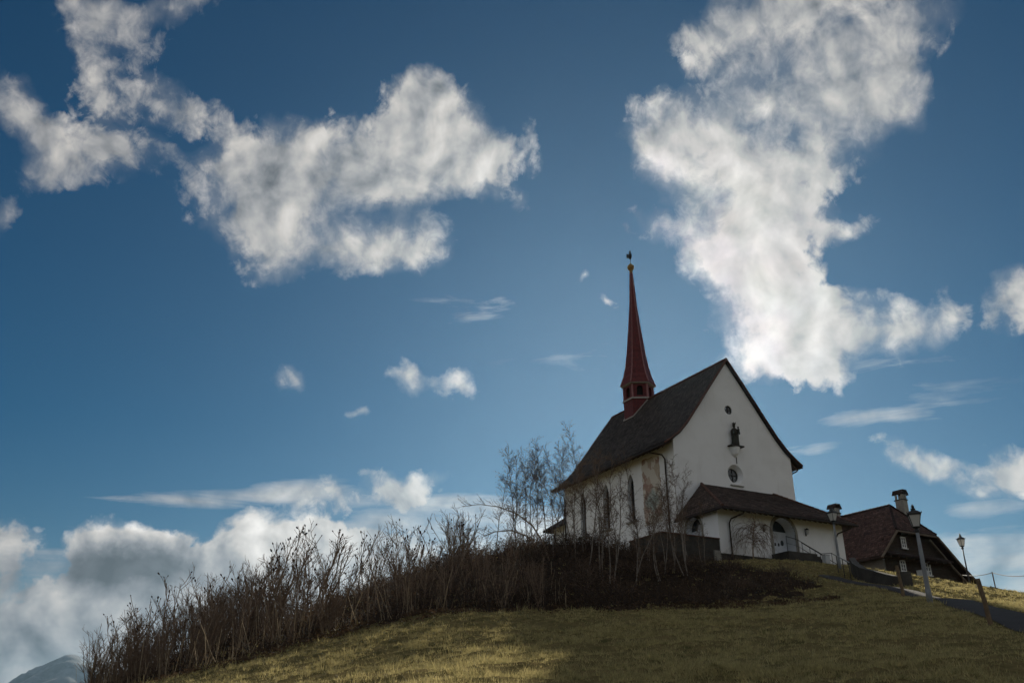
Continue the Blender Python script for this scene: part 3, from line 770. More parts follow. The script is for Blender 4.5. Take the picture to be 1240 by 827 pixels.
    B(mb().lathe([(1.47, 27.02), (1.47, 27.16), (1.36, 27.20)], (tx, ty, 0), 6, a0), 'sill_band', M_TRIM, sh)
    # flashing where the turret meets the slopes
    for sgn in (-1, 1):
        t = mb()
        for (o, yy), (o2, y2) in zip([(0, ty - 1.46), (1.26, ty - 0.74), (1.26, ty + 0.74)], [(1.26, ty - 0.74), (1.26, ty + 0.74), (0, ty + 1.46)]):
            zz = lambda q: 26.98 - q * 1.3
            t.tube([(tx + sgn * o, yy, zz(o)), (tx + sgn * o2, y2, zz(o2))], 0.07, 4)
        B(t, 'flashing', M_TRIM, sh)
    bel = B(mb().lathe([(1.33, 27.17), (1.33, 28.62)], (tx, ty, 0), 6, a0), 'belfry', M_RED)
    R6 = [a0 + math.pi / 6 + k * math.pi / 3 for k in range(6)]
    ap = 1.33 * math.cos(math.pi / 6)
    def radial(a, r0, r1, outline):
        fr = lambda p, q, t: (tx + math.cos(a) * t - math.sin(a) * p, ty + math.sin(a) * t + math.cos(a) * p, q)
        return mb().prism(outline, r0, r1, fr)
    ops = arch(-0.27, 0.27, 27.36, 28.02, 8)
    cut(bel, [radial(a, ap - 0.22, ap + 0.2, ops) for a in R6])
    for a in R6:
        B(radial(a, ap - 0.215, ap - 0.19, arch(-0.26, 0.26, 27.37, 28.02, 8)), 'louvre', M_DARK, bel)
    for k in range(6):
        a = a0 + k * math.pi / 3
        B(mb().tube([(tx + 1.32 * math.cos(a), ty + 1.32 * math.sin(a), 27.2), (tx + 1.32 * math.cos(a), ty + 1.32 * math.sin(a), 28.6)], 0.085, 6), 'corner_post', M_REDTRIM, bel)
    B(mb().lathe([(1.36, 28.44), (1.56, 28.5), (1.58, 28.56), (1.5, 28.60)], (tx, ty, 0), 6, a0), 'cornice', M_TRIM, bel)
    prof = [(1.62, 28.56), (1.60, 28.60), (1.45, 28.98), (1.24, 29.55), (1.05, 30.39), (0.84, 31.77), (0.58, 34.11), (0.32, 36.71), (0.20, 38.96), (0.12, 40.3)]
    fine = []
    for (r0, z0), (r1, z1) in zip(prof, prof[1:]):
        k = max(1, int((z1 - z0) / 0.24))
        for i in range(k):
            t = i / k; fine += [(r0 + (r1 - r0) * t + (0.03 if i else 0), z0 + (z1 - z0) * t)]
    fine.append(prof[-1])
    sp_ = B(mb().lathe(fine, (tx, ty, 0), 6, a0), 'spire', M_RED)
    for k in range(6):
        a = a0 + k * math.pi / 3
        B(mb().tube([(tx + q * math.cos(a), ty + q * math.sin(a), z) for q, z in prof[1:]], [0.055] * 4 + [0.045] * 4 + [0.03], 5), 'hip_capping', M_REDTRIM, sp_)
    B(mb().lathe([(0.13, 40.2), (0.17, 40.3), (0.10, 40.42), (0.16, 40.5), (0.30, 40.66), (0.335, 40.84), (0.30, 41.02), (0.12, 41.16), (0.05, 41.3)], (tx, ty, 0), 16), 'finial_ball', M_GILT, sp_, smooth=True)
    B(mb().tube([(tx, ty, 41.2), (tx, ty, 42.5)], 0.03, 6), 'finial_rod', M_COPPER, sp_)
    # weather cock, seen nearly end-on: a plump bird with tail, comb and beak
    w = mb()
    w.lathe([(0.02, -0.36), (0.12, -0.30), (0.20, -0.12), (0.21, 0.05), (0.15, 0.22), (0.10, 0.34), (0.11, 0.42), (0.07, 0.52), (0.02, 0.58)], (tx, ty, 42.08), 12, 0, 0.75, 1.0)
    w.add([(tx - 0.03, ty + 0.1, 41.95), (tx + 0.03, ty + 0.1, 41.95), (tx + 0.03, ty + 0.55, 42.1), (tx - 0.03, ty + 0.55, 42.1), (tx - 0.02, ty + 0.50, 42.62), (tx + 0.02, ty + 0.50, 42.62), (tx, ty + 0.2, 42.3), (tx, ty + 0.16, 42.3)],
          [(0, 1, 2, 3), (3, 2, 5, 4), (4, 5, 6, 7), (0, 3, 4, 7), (1, 6, 5, 2), (0, 7, 6, 1)])
    w.prism([(-0.10, 42.55), (0.10, 42.55), (0.12, 42.68), (0.04, 42.63), (0.0, 42.72), (-0.05, 42.63), (-0.11, 42.67)], -0.015, 0.015, lambda p, q, t: (tx + t, ty + p, q))
    w.add([(tx - 0.03, ty - 0.08, 42.45), (tx + 0.03, ty - 0.08, 42.45), (tx, ty - 0.08, 42.52), (tx, ty - 0.24, 42.44)], [(0, 1, 2), (0, 3, 1), (1, 3, 2), (2, 3, 0)])
    B(w, 'weathercock', M_COPPER, sp_, smooth=False)
    # --- porch along the gable front
    pw = B(mb().box(0, 11.5, 0, 4.04, 9.0, 13.86), 'porch_wall', M_PLASTER2)
    cut(pw, [mb().prism(arch(4.72, 6.82, 10.98, 12.52, 14), -0.5, 0.9, xg), mb().prism(arch(1.72, 3.34, 11.0, 12.68, 12), -0.5, 0.55, yg)])
    B(mb().box(-0.035, 11.535, -0.035, 4.02, 9.0, 10.68), 'plinth', M_OLDSTONE)
    e = dict(FL=(-0.42, -1.05, 13.55), FR=(11.92, -1.05, 13.55), BL=(-0.42, 4.05, 13.55), BR=(11.92, 4.05, 13.55), RL=(2.3, 4.05, 16.52), RR=(9.2, 4.05, 16.52))
    s = mb(); s.sheet([[e['FL'], e['FR'], e['RR'], e['RL']], [e['FL'], e['RL'], e['BL']], [e['FR'], e['BR'], e['RR']]], 0.17,
                      [[(0, 0), (12.34, 0), (9.6, 5.9), (2.7, 5.9)], [(5.1, 0), (0, 4), (0, 0)], [(0, 0), (5.1, 0), (5.1, 4)]])
    rt = random.Random(14)
    s.courses(e['FL'], e['FR'], e['RL'], e['RR'], rt); s.courses(e['BL'], e['FL'], e['RL'], e['RL'], rt, 3.3); s.courses(e['FR'], e['BR'], e['RR'], e['RR'], rt, 7.1)
    pr = B(s, 'porch_roof', M_TILE2)
    for a, b in (('FL', 'RL'), ('FR', 'RR')):
        t = mb(); A_, B_ = Vector(e[a]), Vector(e[b])
        for i in range(16):
            p = A_.lerp(B_, i / 16); q = A_.lerp(B_, min(1, (i + 1.15) / 16)); t.tube([p + Vector((0, 0, 0.04)), q + Vector((0, 0, 0.02))], [0.115, 0.10], 7)
        B(t, 'hip_tiles', M_RIDGE, pr)
    t = mb(); t.tube([(-0.47, 4.0, 13.42), (-0.47, -1.1, 13.42)], 0.07, 8); t.tube([(-0.47, -1.1, 13.42), (11.97, -1.1, 13.42)], 0.07, 8); B(t, 'gutter', M_COPPER, pr)
    t = mb()
    for i in range(24):
        x = -0.1 + i * 0.5
        t.add([(x, -1.0, 13.40), (x + 0.09, -1.0, 13.40), (x + 0.09, 0.02, 13.96), (x, 0.02, 13.96), (x, -1.0, 13.30), (x + 0.09, -1.0, 13.30), (x + 0.09, 0.02, 13.80), (x, 0.02, 13.80)],
              [(0, 1, 2, 3), (7, 6, 5, 4), (0, 4, 5, 1), (1, 5, 6, 2), (2, 6, 7, 3), (3, 7, 4, 0)])
    B(t, 'rafter_ends', M_WOODDARK, pr)
    # door surround, doors
    n = 16
    def ring(x0, x1, z0, zs, wd):
        c = (x0 + x1) / 2; r = (x1 - x0) / 2
        o = [(c + (r + wd) * math.cos(math.pi * i / n), zs + (r + wd) * math.sin(math.pi * i / n)) for i in range(n + 1)]
        i_ = [(c + r * math.cos(math.pi * i / n), zs + r * math.sin(math.pi * i / n)) for i in range(n, -1, -1)]
        return [(x1 + wd, z0)] + o + [(x0 - wd, z0), (x0, z0)] + i_ + [(x1, z0)]
    B(mb().prism(ring(4.72, 6.82, 10.98, 12.52, 0.22), -0.045, 0.05, xg), 'door_surround', M_STONE)
    B(mb().prism(ring(1.72, 3.34, 11.0, 12.68, 0.18), -0.045, 0.05, yg), 'door_surround', M_STONE)
    for x0, x1 in ((4.74, 5.765), (5.775, 6.80)):
        d = mb().box(x0, x1, 0.80, 0.86, 10.99, 12.78)
        for (p0, p1) in ((11.06, 11.6), (12.35, 12.72)): d.box(x0 + 0.10, x1 - 0.10, 0.775, 0.797, p0, p1)
        dd = B(d, 'door', M_DOOR)
        c = (x0 + x1) / 2
        B(mb().prism([(c + 0.13 * math.cos(2 * math.pi * i / 16), 12.02 + 0.19 * math.sin(2 * math.pi * i / 16)) for i in range(16)], 0.765, 0.797, xg), 'porthole', M_GLASS, dd)
        B(mb().box(c + (0.33 if x0 < 5 else -0.39), c + (0.39 if x0 < 5 else -0.33), 0.72, 0.797, 11.78, 11.98), 'handle', M_LEAD, dd)
    B(mb().prism([(4.74, 12.80), (6.80, 12.80)] + arch(4.74, 6.80, 12.80, 12.52, 14)[2:][1:-1], 0.81, 0.85, xg), 'fanlight', M_GLASS)
    d = mb().box(0.46, 0.52, 1.73, 3.33, 11.0, 12.66); d2 = B(d, 'door', M_DOOR)
    B(mb().prism(arch(1.74, 3.32, 12.68, 12.69, 12), 0.47, 0.51, yg), 'fanlight', M_GLASS)
    B(mb().box(0.40, 0.457, 1.9, 1.96, 11.85, 12.1), 'handle', M_LEAD, d2)
    # porch downpipes
    B(mb().tube([(1.35, -1.08, 13.36), (1.32, -1.05, 13.22), (0.93, -0.25, 12.98), (0.86, -0.12, 12.7), (0.86, -0.12, 10.05)], 0.052, 8), 'downpipe', M_COPPER)
    B(mb().tube([(11.3, -1.08, 13.36), (11.27, -1.05, 13.22), (10.75, -0.25, 12.92), (10.62, -0.12, 12.6), (10.62, -0.12, 10.2)], 0.052, 8), 'downpipe', M_COPPER)
    # console of the statue, conduit below it
    c = mb(); c.lathe([(0.06, 19.0), (0.16, 19.06), (0.30, 19.2), (0.42, 19.55), (0.45, 19.72)], (5.78, 4.03, 0), 18); con = B(c, 'console', M_PLASTER2)
    B(mb().box(5.16, 6.40, 3.55, 4.045, 19.73, 19.83), 'console_slab', M_OLDSTONE, con)
    B(mb().tube([(5.9, 4.02, 19.0), (5.9, 4.02, 18.5)], 0.03, 6), 'conduit', M_OLDSTONE)
    return ch
build_chapel()

def build_statue():
    o = chw(5.78, 3.82, 19.832)
    st = empty('statue', o, CH_A); st.scale = (0.9, 0.9, 0.93)
    tag(st, 'dark weathered statue of a crowned woman holding a child, standing on the gable console', 'statue')
    # robe and body as one surface, with folds
    m = MB(); n = 28
    prof = [(0.34, 0.0), (0.36, 0.10), (0.33, 0.4), (0.33, 0.75), (0.35, 1.0), (0.37, 1.2), (0.33, 1.35), (0.22, 1.45), (0.09, 1.52), (0.075, 1.56), (0.10, 1.62), (0.125, 1.70), (0.115, 1.78), (0.06, 1.85), (0.01, 1.865)]
    k = 0
    vs = []
    for r, z in prof:
        for j in range(n):
            a = 2 * math.pi * j / n
            f = 1 + (0.10 * math.sin(7 * a + 1.5 * z) + 0.05 * math.sin(11 * a - 2 * z)) * max(0, 1 - z / 1.4)
            sy = 0.72 if z < 1.5 else 1.0
            vs.append((r * f * math.cos(a) + 0.05 * math.sin(z * 1.6), r * f * sy * math.sin(a), z))
    fs = [(i * n + j, i * n + (j + 1) % n, (i + 1) * n + (j + 1) % n, (i + 1) * n + j) for i in range(len(prof) - 1) for j in range(n)]
    fs += [tuple(range(n - 1, -1, -1)), tuple((len(prof) - 1) * n + j for j in range(n))]
    m.add(vs, fs)
    # arms folded in front, nose
    m.tube([(-0.24, -0.02, 1.32), (-0.36, -0.10, 1.08), (-0.24, -0.27, 0.97), (-0.05, -0.31, 1.0)], [0.075, 0.08, 0.065, 0.04], 8)
    m.tube([(0.27, -0.02, 1.32), (0.37, -0.10, 1.10), (0.28, -0.25, 1.02), (0.14, -0.28, 1.02)], [0.075, 0.08, 0.065, 0.04], 8)
    m.add([(0.06, -0.115, 1.72), (0.03, -0.10, 1.67), (0.09, -0.10, 1.67), (0.06, -0.145, 1.675)], [(0, 1, 3), (0, 3, 2), (1, 2, 3), (0, 2, 1)])
    m.build('figure', M_BRONZE, st, smooth=True)
    c = MB()
    c.lathe([(0.06, 0.0), (0.11, 0.1), (0.10, 0.26), (0.12, 0.36), (0.05, 0.42), (0.04, 0.44), (0.075, 0.50), (0.075, 0.57), (0.02, 0.62)], (0.20, -0.30, 0.98), 12)
    c.tube([(0.2, -0.37, 1.10), (0.17, -0.46, 1.0), (0.17, -0.44, 0.86)], [0.05, 0.045, 0.03], 6)
    c.tube([(0.12, -0.32, 1.32), (0.05, -0.38, 1.30)], [0.035, 0.025], 6)
    c.build('child_figure', M_BRONZE, st, smooth=True)
    cr = MB(); cr.lathe([(0.115, 1.80), (0.135, 1.84), (0.15, 1.93)], (0.06, 0, 0), 10)
    for i in range(5):
        a = i * 2 * math.pi / 5; x, y = 0.06 + 0.14 * math.cos(a), 0.14 * math.sin(a)
        cr.tube([(x, y, 1.90), (x * 1.05, y * 1.05, 2.03)], [0.035, 0.008], 5)
    cr.build('crown', M_BRONZE, st)
build_statue()

# ------------------------------------------------------------------ beside the chapel
def gz(x, y): return float(ground_z(np.array([x]), np.array([y]))[0])
M_STEEL = plain('galvanised_steel', (0.30, 0.31, 0.32), 0.45, 0.3, 5, metal=0.6)
M_IRON = plain('dark_painted_iron', (0.035, 0.036, 0.038), 0.5, 0.3, 5, metal=0.3)
M_POST = plain('grey_lamp_post_paint', (0.20, 0.215, 0.23), 0.5, 0.3, 3)
M_BOX = plain('grey_cabinet_paint', (0.42, 0.44, 0.46), 0.55, 0.2, 3)
M_POSTWOOD = plain('weathered_post_wood', (0.17, 0.12, 0.075), 0.9, 0.45, 6, bump=0.4)
def milk():
    m, T = new_mat('milky_lantern_glass')
    out = T.node('ShaderNodeOutputMaterial')
    b = T.node('ShaderNodeBsdfPrincipled', {'Base Color': (0.72, 0.72, 0.70, 1), 'Roughness': 0.25})
    t = T.node('ShaderNodeBsdfTranslucent', {'Color': (0.75, 0.75, 0.73, 1)})
    T.l.new(T.node('ShaderNodeMixShader', {0: 0.55, 1: b.outputs[0], 2: t.outputs[0]}).outputs[0], out.inputs[0])
    return m
M_MILK = milk()

def build_terrace():
    t = empty('terrace_wall', chw(-4.66, 0, 9.6), CH_A)
    tag(t, 'low dark stone terrace wall with a tiled coping beside the porch', 'wall')
    w = MB()
    w.box(0, 4.60, 0, 0.28, -1.2, 1.96); w.box(0, 0.28, 0.281, 3.6, -1.2, 1.96); w.box(0.281, 4.60, 0.281, 3.95, -1.2, 1.35)
    w.build('wall', M_OLDSTONE, t)
    c = MB(); c.box(-0.06, 4.62, -0.07, 0.34, 1.961, 2.04); c.box(-0.06, 0.34, 0.341, 3.64, 1.961, 2.04)
    c.build('coping', M_RIDGE, t)
    b = MB(); b.box(4.05, 4.57, -0.12, -0.003, -0.9, 1.2); b.build('stone_block', M_STONE, t)
build_terrace()

def build_steps():
    t = empty('porch_steps', chw(4.3, -0.04, 10.0), CH_A)
    tag(t, 'dark stone landing and steps leading down from the porch door', 'steps')
    m = MB(); m.box(0.1, 2.7, -1.55, 0, -1.0, 0.95); m.build('landing', M_OLDSTONE, t)
    s = MB()
    for i in range(6): s.box(2.701 + 0.27 * i, 2.70 + 0.27 * (i + 1), -1.55, 0, -1.2, 0.80 - 0.155 * i)
    s.build('stair_flight', M_OLDSTONE, t)
    def rail(name, lab, pts, posts, drop, mat=M_IRON, mid=True):
        e = empty(name, chw(pts[0][0], pts[0][1], pts[0][2] - drop), CH_A); o = pts[0]
        tag(e, lab, 'railing')
        L = [(p[0] - o[0], p[1] - o[1], p[2] - o[2] + drop) for p in pts]
        MB().tube(L, 0.024, 6).build('handrail', mat, e)
        if mid: MB().tube([(x, y, z - 0.45) for x, y, z in L], 0.012, 5).build('middle_rail', mat, e)
        for x in posts:
            k = max(i for i in range(len(L) - 1) if L[i][0] <= x + 1e-6)
            q = (x - L[k][0]) / (L[k + 1][0] - L[k][0])
            y = L[k][1] + (L[k + 1][1] - L[k][1]) * q; z = L[k][2] + (L[k + 1][2] - L[k][2]) * q
            MB().tube([(x, y, z - drop), (x, y, z)], 0.020, 6).build('post', mat, e)
    rail('stair_railing', 'thin dark railing along the outer edge of the porch landing and steps', [(4.42, -1.5, 11.92), (5.4, -1.5, 11.80), (7.55, -1.5, 11.0)], [0.02, 1.0, 2.05, 3.1], 0.98)
    rail('stair_railing', 'thin dark railing beside the porch wall, right of the door', [(7.0, -0.3, 11.95), (10.1, -0.3, 10.75), (11.6, -0.3, 10.75)], [0.05, 1.2, 2.1, 3.1, 4.5], 0.98)
    rail('stair_railing', 'short dark railing in front of the steps next to the grey cabinet', [(6.7, -2.1, 10.85), (7.8, -2.1, 11.0), (9.4, -2.1, 10.45)], [0.05, 1.1, 2.55], 1.0, mid=False)
build_steps()

def wall_lantern(x, z, lab):
    e = empty('wall_lantern', chw(x, -0.002, z), CH_A); tag(e, lab, 'lamp', 'lanterns beside the porch door')
    b = MB(); b.box(-0.06, 0.06, -0.03, 0, -0.25, 0.25); b.tube([(0, -0.02, 0.2), (0, -0.16, 0.26), (0, -0.18, 0.22)], 0.014, 6); b.build('bracket', M_IRON, e)
    MB().lathe([(0.07, -0.16), (0.11, -0.05), (0.12, 0.12)], (0, -0.18, 0), 8).build('glass', M_MILK, e)
    MB().lathe([(0.14, 0.12), (0.13, 0.15), (0.03, 0.25), (0.01, 0.29)], (0, -0.18, 0), 8).build('cap', M_IRON, e)
wall_lantern(3.98, 12.68, 'small wall lantern on the porch left of the door')
wall_lantern(7.85, 12.78, 'small wall lantern on the porch right of the door')

def utility_box(name, loc, rz, s, lab):
    e = empty(name, loc, rz); tag(e, lab, 'cabinet')
    w, d, h = s
    MB().box(-w / 2, w / 2, -d / 2, d / 2, -0.3, h).build('body', M_BOX, e)
    MB().box(-w / 2 + 0.03, w / 2 - 0.03, -d / 2 - 0.018, -d / 2 - 0.002, 0.06, h - 0.05).build('door_panel', M_BOX, e)
    MB().box(-w / 2 - 0.02, w / 2 + 0.02, -d / 2 - 0.02, d / 2 + 0.02, h + 0.001, h + 0.035).build('lid', M_STEEL, e)
p = chw(6.95, -2.35, 0); utility_box('utility_cabinet', (p.x, p.y, gz(p.x, p.y)), CH_A, (0.42, 0.28, 0.60), 'small grey metal cabinet on the grass by the porch steps')

# ------------------------------------------------------------------ lamps along the path
def street_lamp(x, y, sc, rz, lab, post=M_POST, thick=1.0, hw=0.86):
    e = empty('street_lamp', (x, y, gz(x, y) - 0.05), rz); e.scale = (sc, sc, sc); tag(e, lab, 'street lamp', 'lantern lamps along the path')
    p = MB(); p.lathe([(0.10 * thick, -0.2), (0.10 * thick, 0.5), (0.088 * thick, 0.55), (0.075 * thick, 1.4), (0.058 * thick, 2.5)], (0, 0, 0), 14); p.build('post', post, e, smooth=True)
    MB().lathe([(0.06, 2.46), (0.085, 2.50), (0.085, 2.55), (0.05, 2.60), (0.14, 2.64), (0.15, 2.665)], (0, 0, 0), 12).build('collar', M_IRON, e)
    r2 = math.sqrt(2) * hw
    MB().lathe([(0.125 * r2, 2.67), (0.225 * r2, 3.08)], (0, 0, 0), 4, math.pi / 4).build('lantern_glass', M_MILK, e)
    f = MB()
    for i in range(4):
        a = math.pi / 4 + i * math.pi / 2
        f.tube([(0.128 * r2 * math.cos(a), 0.128 * r2 * math.sin(a), 2.665), (0.23 * r2 * math.cos(a), 0.23 * r2 * math.sin(a), 3.09)], 0.014, 5)
    f.lathe([(0.235 * r2, 3.065), (0.25 * r2, 3.07), (0.25 * r2, 3.10), (0.23 * r2, 3.10)], (0, 0, 0), 4, math.pi / 4)
    f.build('lantern_frame', M_IRON, e)
    rf = MB(); rf.lathe([(0.275 * r2, 3.10), (0.27 * r2, 3.115), (0.16 * r2, 3.20), (0.075 * r2, 3.25), (0.075 * r2, 3.29), (0.10 * r2, 3.30), (0.03, 3.33)], (0, 0, 0), 4, math.pi / 4)
    rf.lathe([(0.02, 3.31), (0.05, 3.35), (0.055, 3.39), (0.03, 3.43), (0.008, 3.47)], (0, 0, 0), 10)
    for i in range(4):
        a = math.pi / 4 + i * math.pi / 2
        rf.tube([(0.265 * r2 * math.cos(a), 0.265 * r2 * math.sin(a), 3.10), (0.28 * r2 * math.cos(a), 0.28 * r2 * math.sin(a), 3.17)], [0.02, 0.008], 5)
    rf.build('lantern_roof', M_IRON, e)
street_lamp(13.87, 30.27, 0.975, rad(-20), 'tall grey lamp post with a four-sided lantern, nearest lamp, on grass by the path', thick=0.95)
street_lamp(27.98, 55.33, 0.97, rad(15), 'slim dark lamp post standing against the sky right of the farmhouse', post=M_IRON, thick=0.6, hw=0.7)
street_lamp(19.24, 52.7, 1.06, rad(28), 'grey lamp post with a white lantern in front of the porch corner', thick=0.8)

def wooden_post(x, y, h, top, r, lab):
    z = gz(x, y); e = empty('wooden_post', (x, y, z)); tag(e, lab, 'post', 'leaning posts beside the path')
    m = MB(); rr = random.Random(int(x * 100)); n = 8; pts = []
    for i in range(6):
        t = i / 5; pts.append((top[0] * t + rr.uniform(-0.008, 0.008), top[1] * t, -0.3 + (h + 0.3) * t))
    m.tube(pts, [r * 1.1, r * 1.05, r, r, r * 0.97, r * 0.93], n); m.build('timber', M_POSTWOOD, e)
    MB().tube([(top[0] * 0.86 - r * 1.02, top[1] - 0.0, h * 0.86), (top[0] * 0.86 - r - 0.04, top[1], h * 0.86), (top[0] * 0.86 - r - 0.04, top[1], h * 0.80)], 0.008, 5).build('hook', M_STEEL, e)
wooden_post(16.2, 37.6, 1.30, (-0.10, 0.0), 0.075, 'thin leaning wooden post on the left edge of the path')
wooden_post(11.62, 22.3, 1.10, (-0.12, 0.0), 0.058, 'leaning wooden post close by, at the right edge of the meadow below the path')

def wire_fence():
    P = [(29.5, 59.1), (27.3, 51.2), (24.8, 43.4), (22.6, 36.0)]
    e = empty('cable_fence', (P[0][0], P[0][1], gz(*P[0]))); tag(e, 'thin fence of slender posts and one cable on the skyline at the right', 'fence')
    o = e.location; tops = []
    for x, y in P:
        z = gz(x, y); MB().tube([(x - o.x, y - o.y, z - 0.3 - o.z), (x - o.x, y - o.y, z + 0.95 - o.z)], 0.032, 8).build('post', M_POSTWOOD, e)
        tops.append(Vector((x - o.x, y - o.y, z + 0.9 - o.z)))
    c = []
    for a, b in zip(tops, tops[1:]):
        for i in range(8):
            t = i / 8; q = a.lerp(b, t); q.z -= 0.10 * math.sin(math.pi * t); c.append(q)
    c.append(tops[-1]); MB().tube(c, 0.020, 5).build('cable', M_IRON, e)
wire_fence()

def path_handrail():
    A_, B_ = (18.35, 50.6), (17.6, 46.9)
    e = empty('steel_handrail', (A_[0], A_[1], gz(*A_))); tag(e, 'bright steel handrail sloping down beside the path below the porch', 'handrail'); o = e.location
    L = []
    for t in (-0.05, 0.0, 0.5, 1.0, 1.06):
        x = A_[0] + (B_[0] - A_[0]) * t; y = A_[1] + (B_[1] - A_[1]) * t
        L.append(Vector((x, y, gz(*A_) + (gz(*B_) - gz(*A_)) * t + 0.95)) - o)
    MB().tube(L, 0.028, 8).build('rail', M_STEEL, e)
    for k in (1, 2, 3):
        q = L[k]; MB().tube([(q.x, q.y, q.z - 1.35), (q.x, q.y, q.z - 0.02)], 0.024, 7).build('post', M_IRON, e)
path_handrail()

def retaining_wall():
    P = [(19.6, 51.6), (18.75, 49.0), (18.2, 46.6), (18.75, 44.1)]; H_ = [0.95, 0.85, 0.70, 0.48]
    e = empty('retaining_wall', (P[0][0], P[0][1], gz(*P[0]))); tag(e, 'dark low stone wall with an end pillar on the far side of the path', 'wall'); o = e.location
    m = MB()
    for (a, b, ha, hb) in zip(P, P[1:], H_, H_[1:]):
        d = Vector((b[0] - a[0], b[1] - a[1], 0)).normalized(); nrm = Vector((-d.y, d.x, 0)) * 0.16
        za, zb = gz(*a), gz(*b); vs = []
        for (q, z, h) in ((a, za, ha), (b, zb, hb)):
            for s in (-1, 1):
                for zz in (z - 0.6, z + h): vs.append((q[0] + s * nrm.x - o.x, q[1] + s * nrm.y - o.y, zz - o.z))
        m.add(vs, [(0, 1, 3, 2), (4, 6, 7, 5), (0, 4, 5, 1), (2, 3, 7, 6), (1, 5, 7, 3), (0, 2, 6, 4)])
    m.build('wall', M_OLDSTONE, e)
    x, y = 18.95, 43.55; z = gz(x, y)
    pl = MB().box(x - 0.24 - o.x, x + 0.24 - o.x, y - 0.24 - o.y, y + 0.24 - o.y, z - 0.5 - o.z, z + 0.72 - o.z); pl.build('pillar', M_OLDSTONE, e)
retaining_wall()

# ------------------------------------------------------------------ farmhouse on the crest
FA_O = Vector((32.51, 75.28, 11.4)); FA_A = rad(30.5); ZF = 11.4
M_FTILE = tiles('farm_roof_tiles', (0.092, 0.044, 0.033), (0.042, 0.024, 0.020), (0.060, 0.040, 0.031), 0.2, 0.19)
M_LOG = plain('sun_blackened_timber', (0.050, 0.034, 0.024), 0.9, 0.5, 3, bump=0.4)
M_LOG2 = plain('brown_timber', (0.10, 0.065, 0.042), 0.9, 0.4, 3)
M_BARGE = plain('grey_brown_verge_board', (0.15, 0.115, 0.085), 0.9, 0.35, 3)
M_WHITE = plain('white_window_paint', (0.74, 0.74, 0.72), 0.6, 0.12, 4)
M_FPLAST = plain('grey_cellar_render', (0.16, 0.15, 0.14), 0.95, 0.35, 1.2)

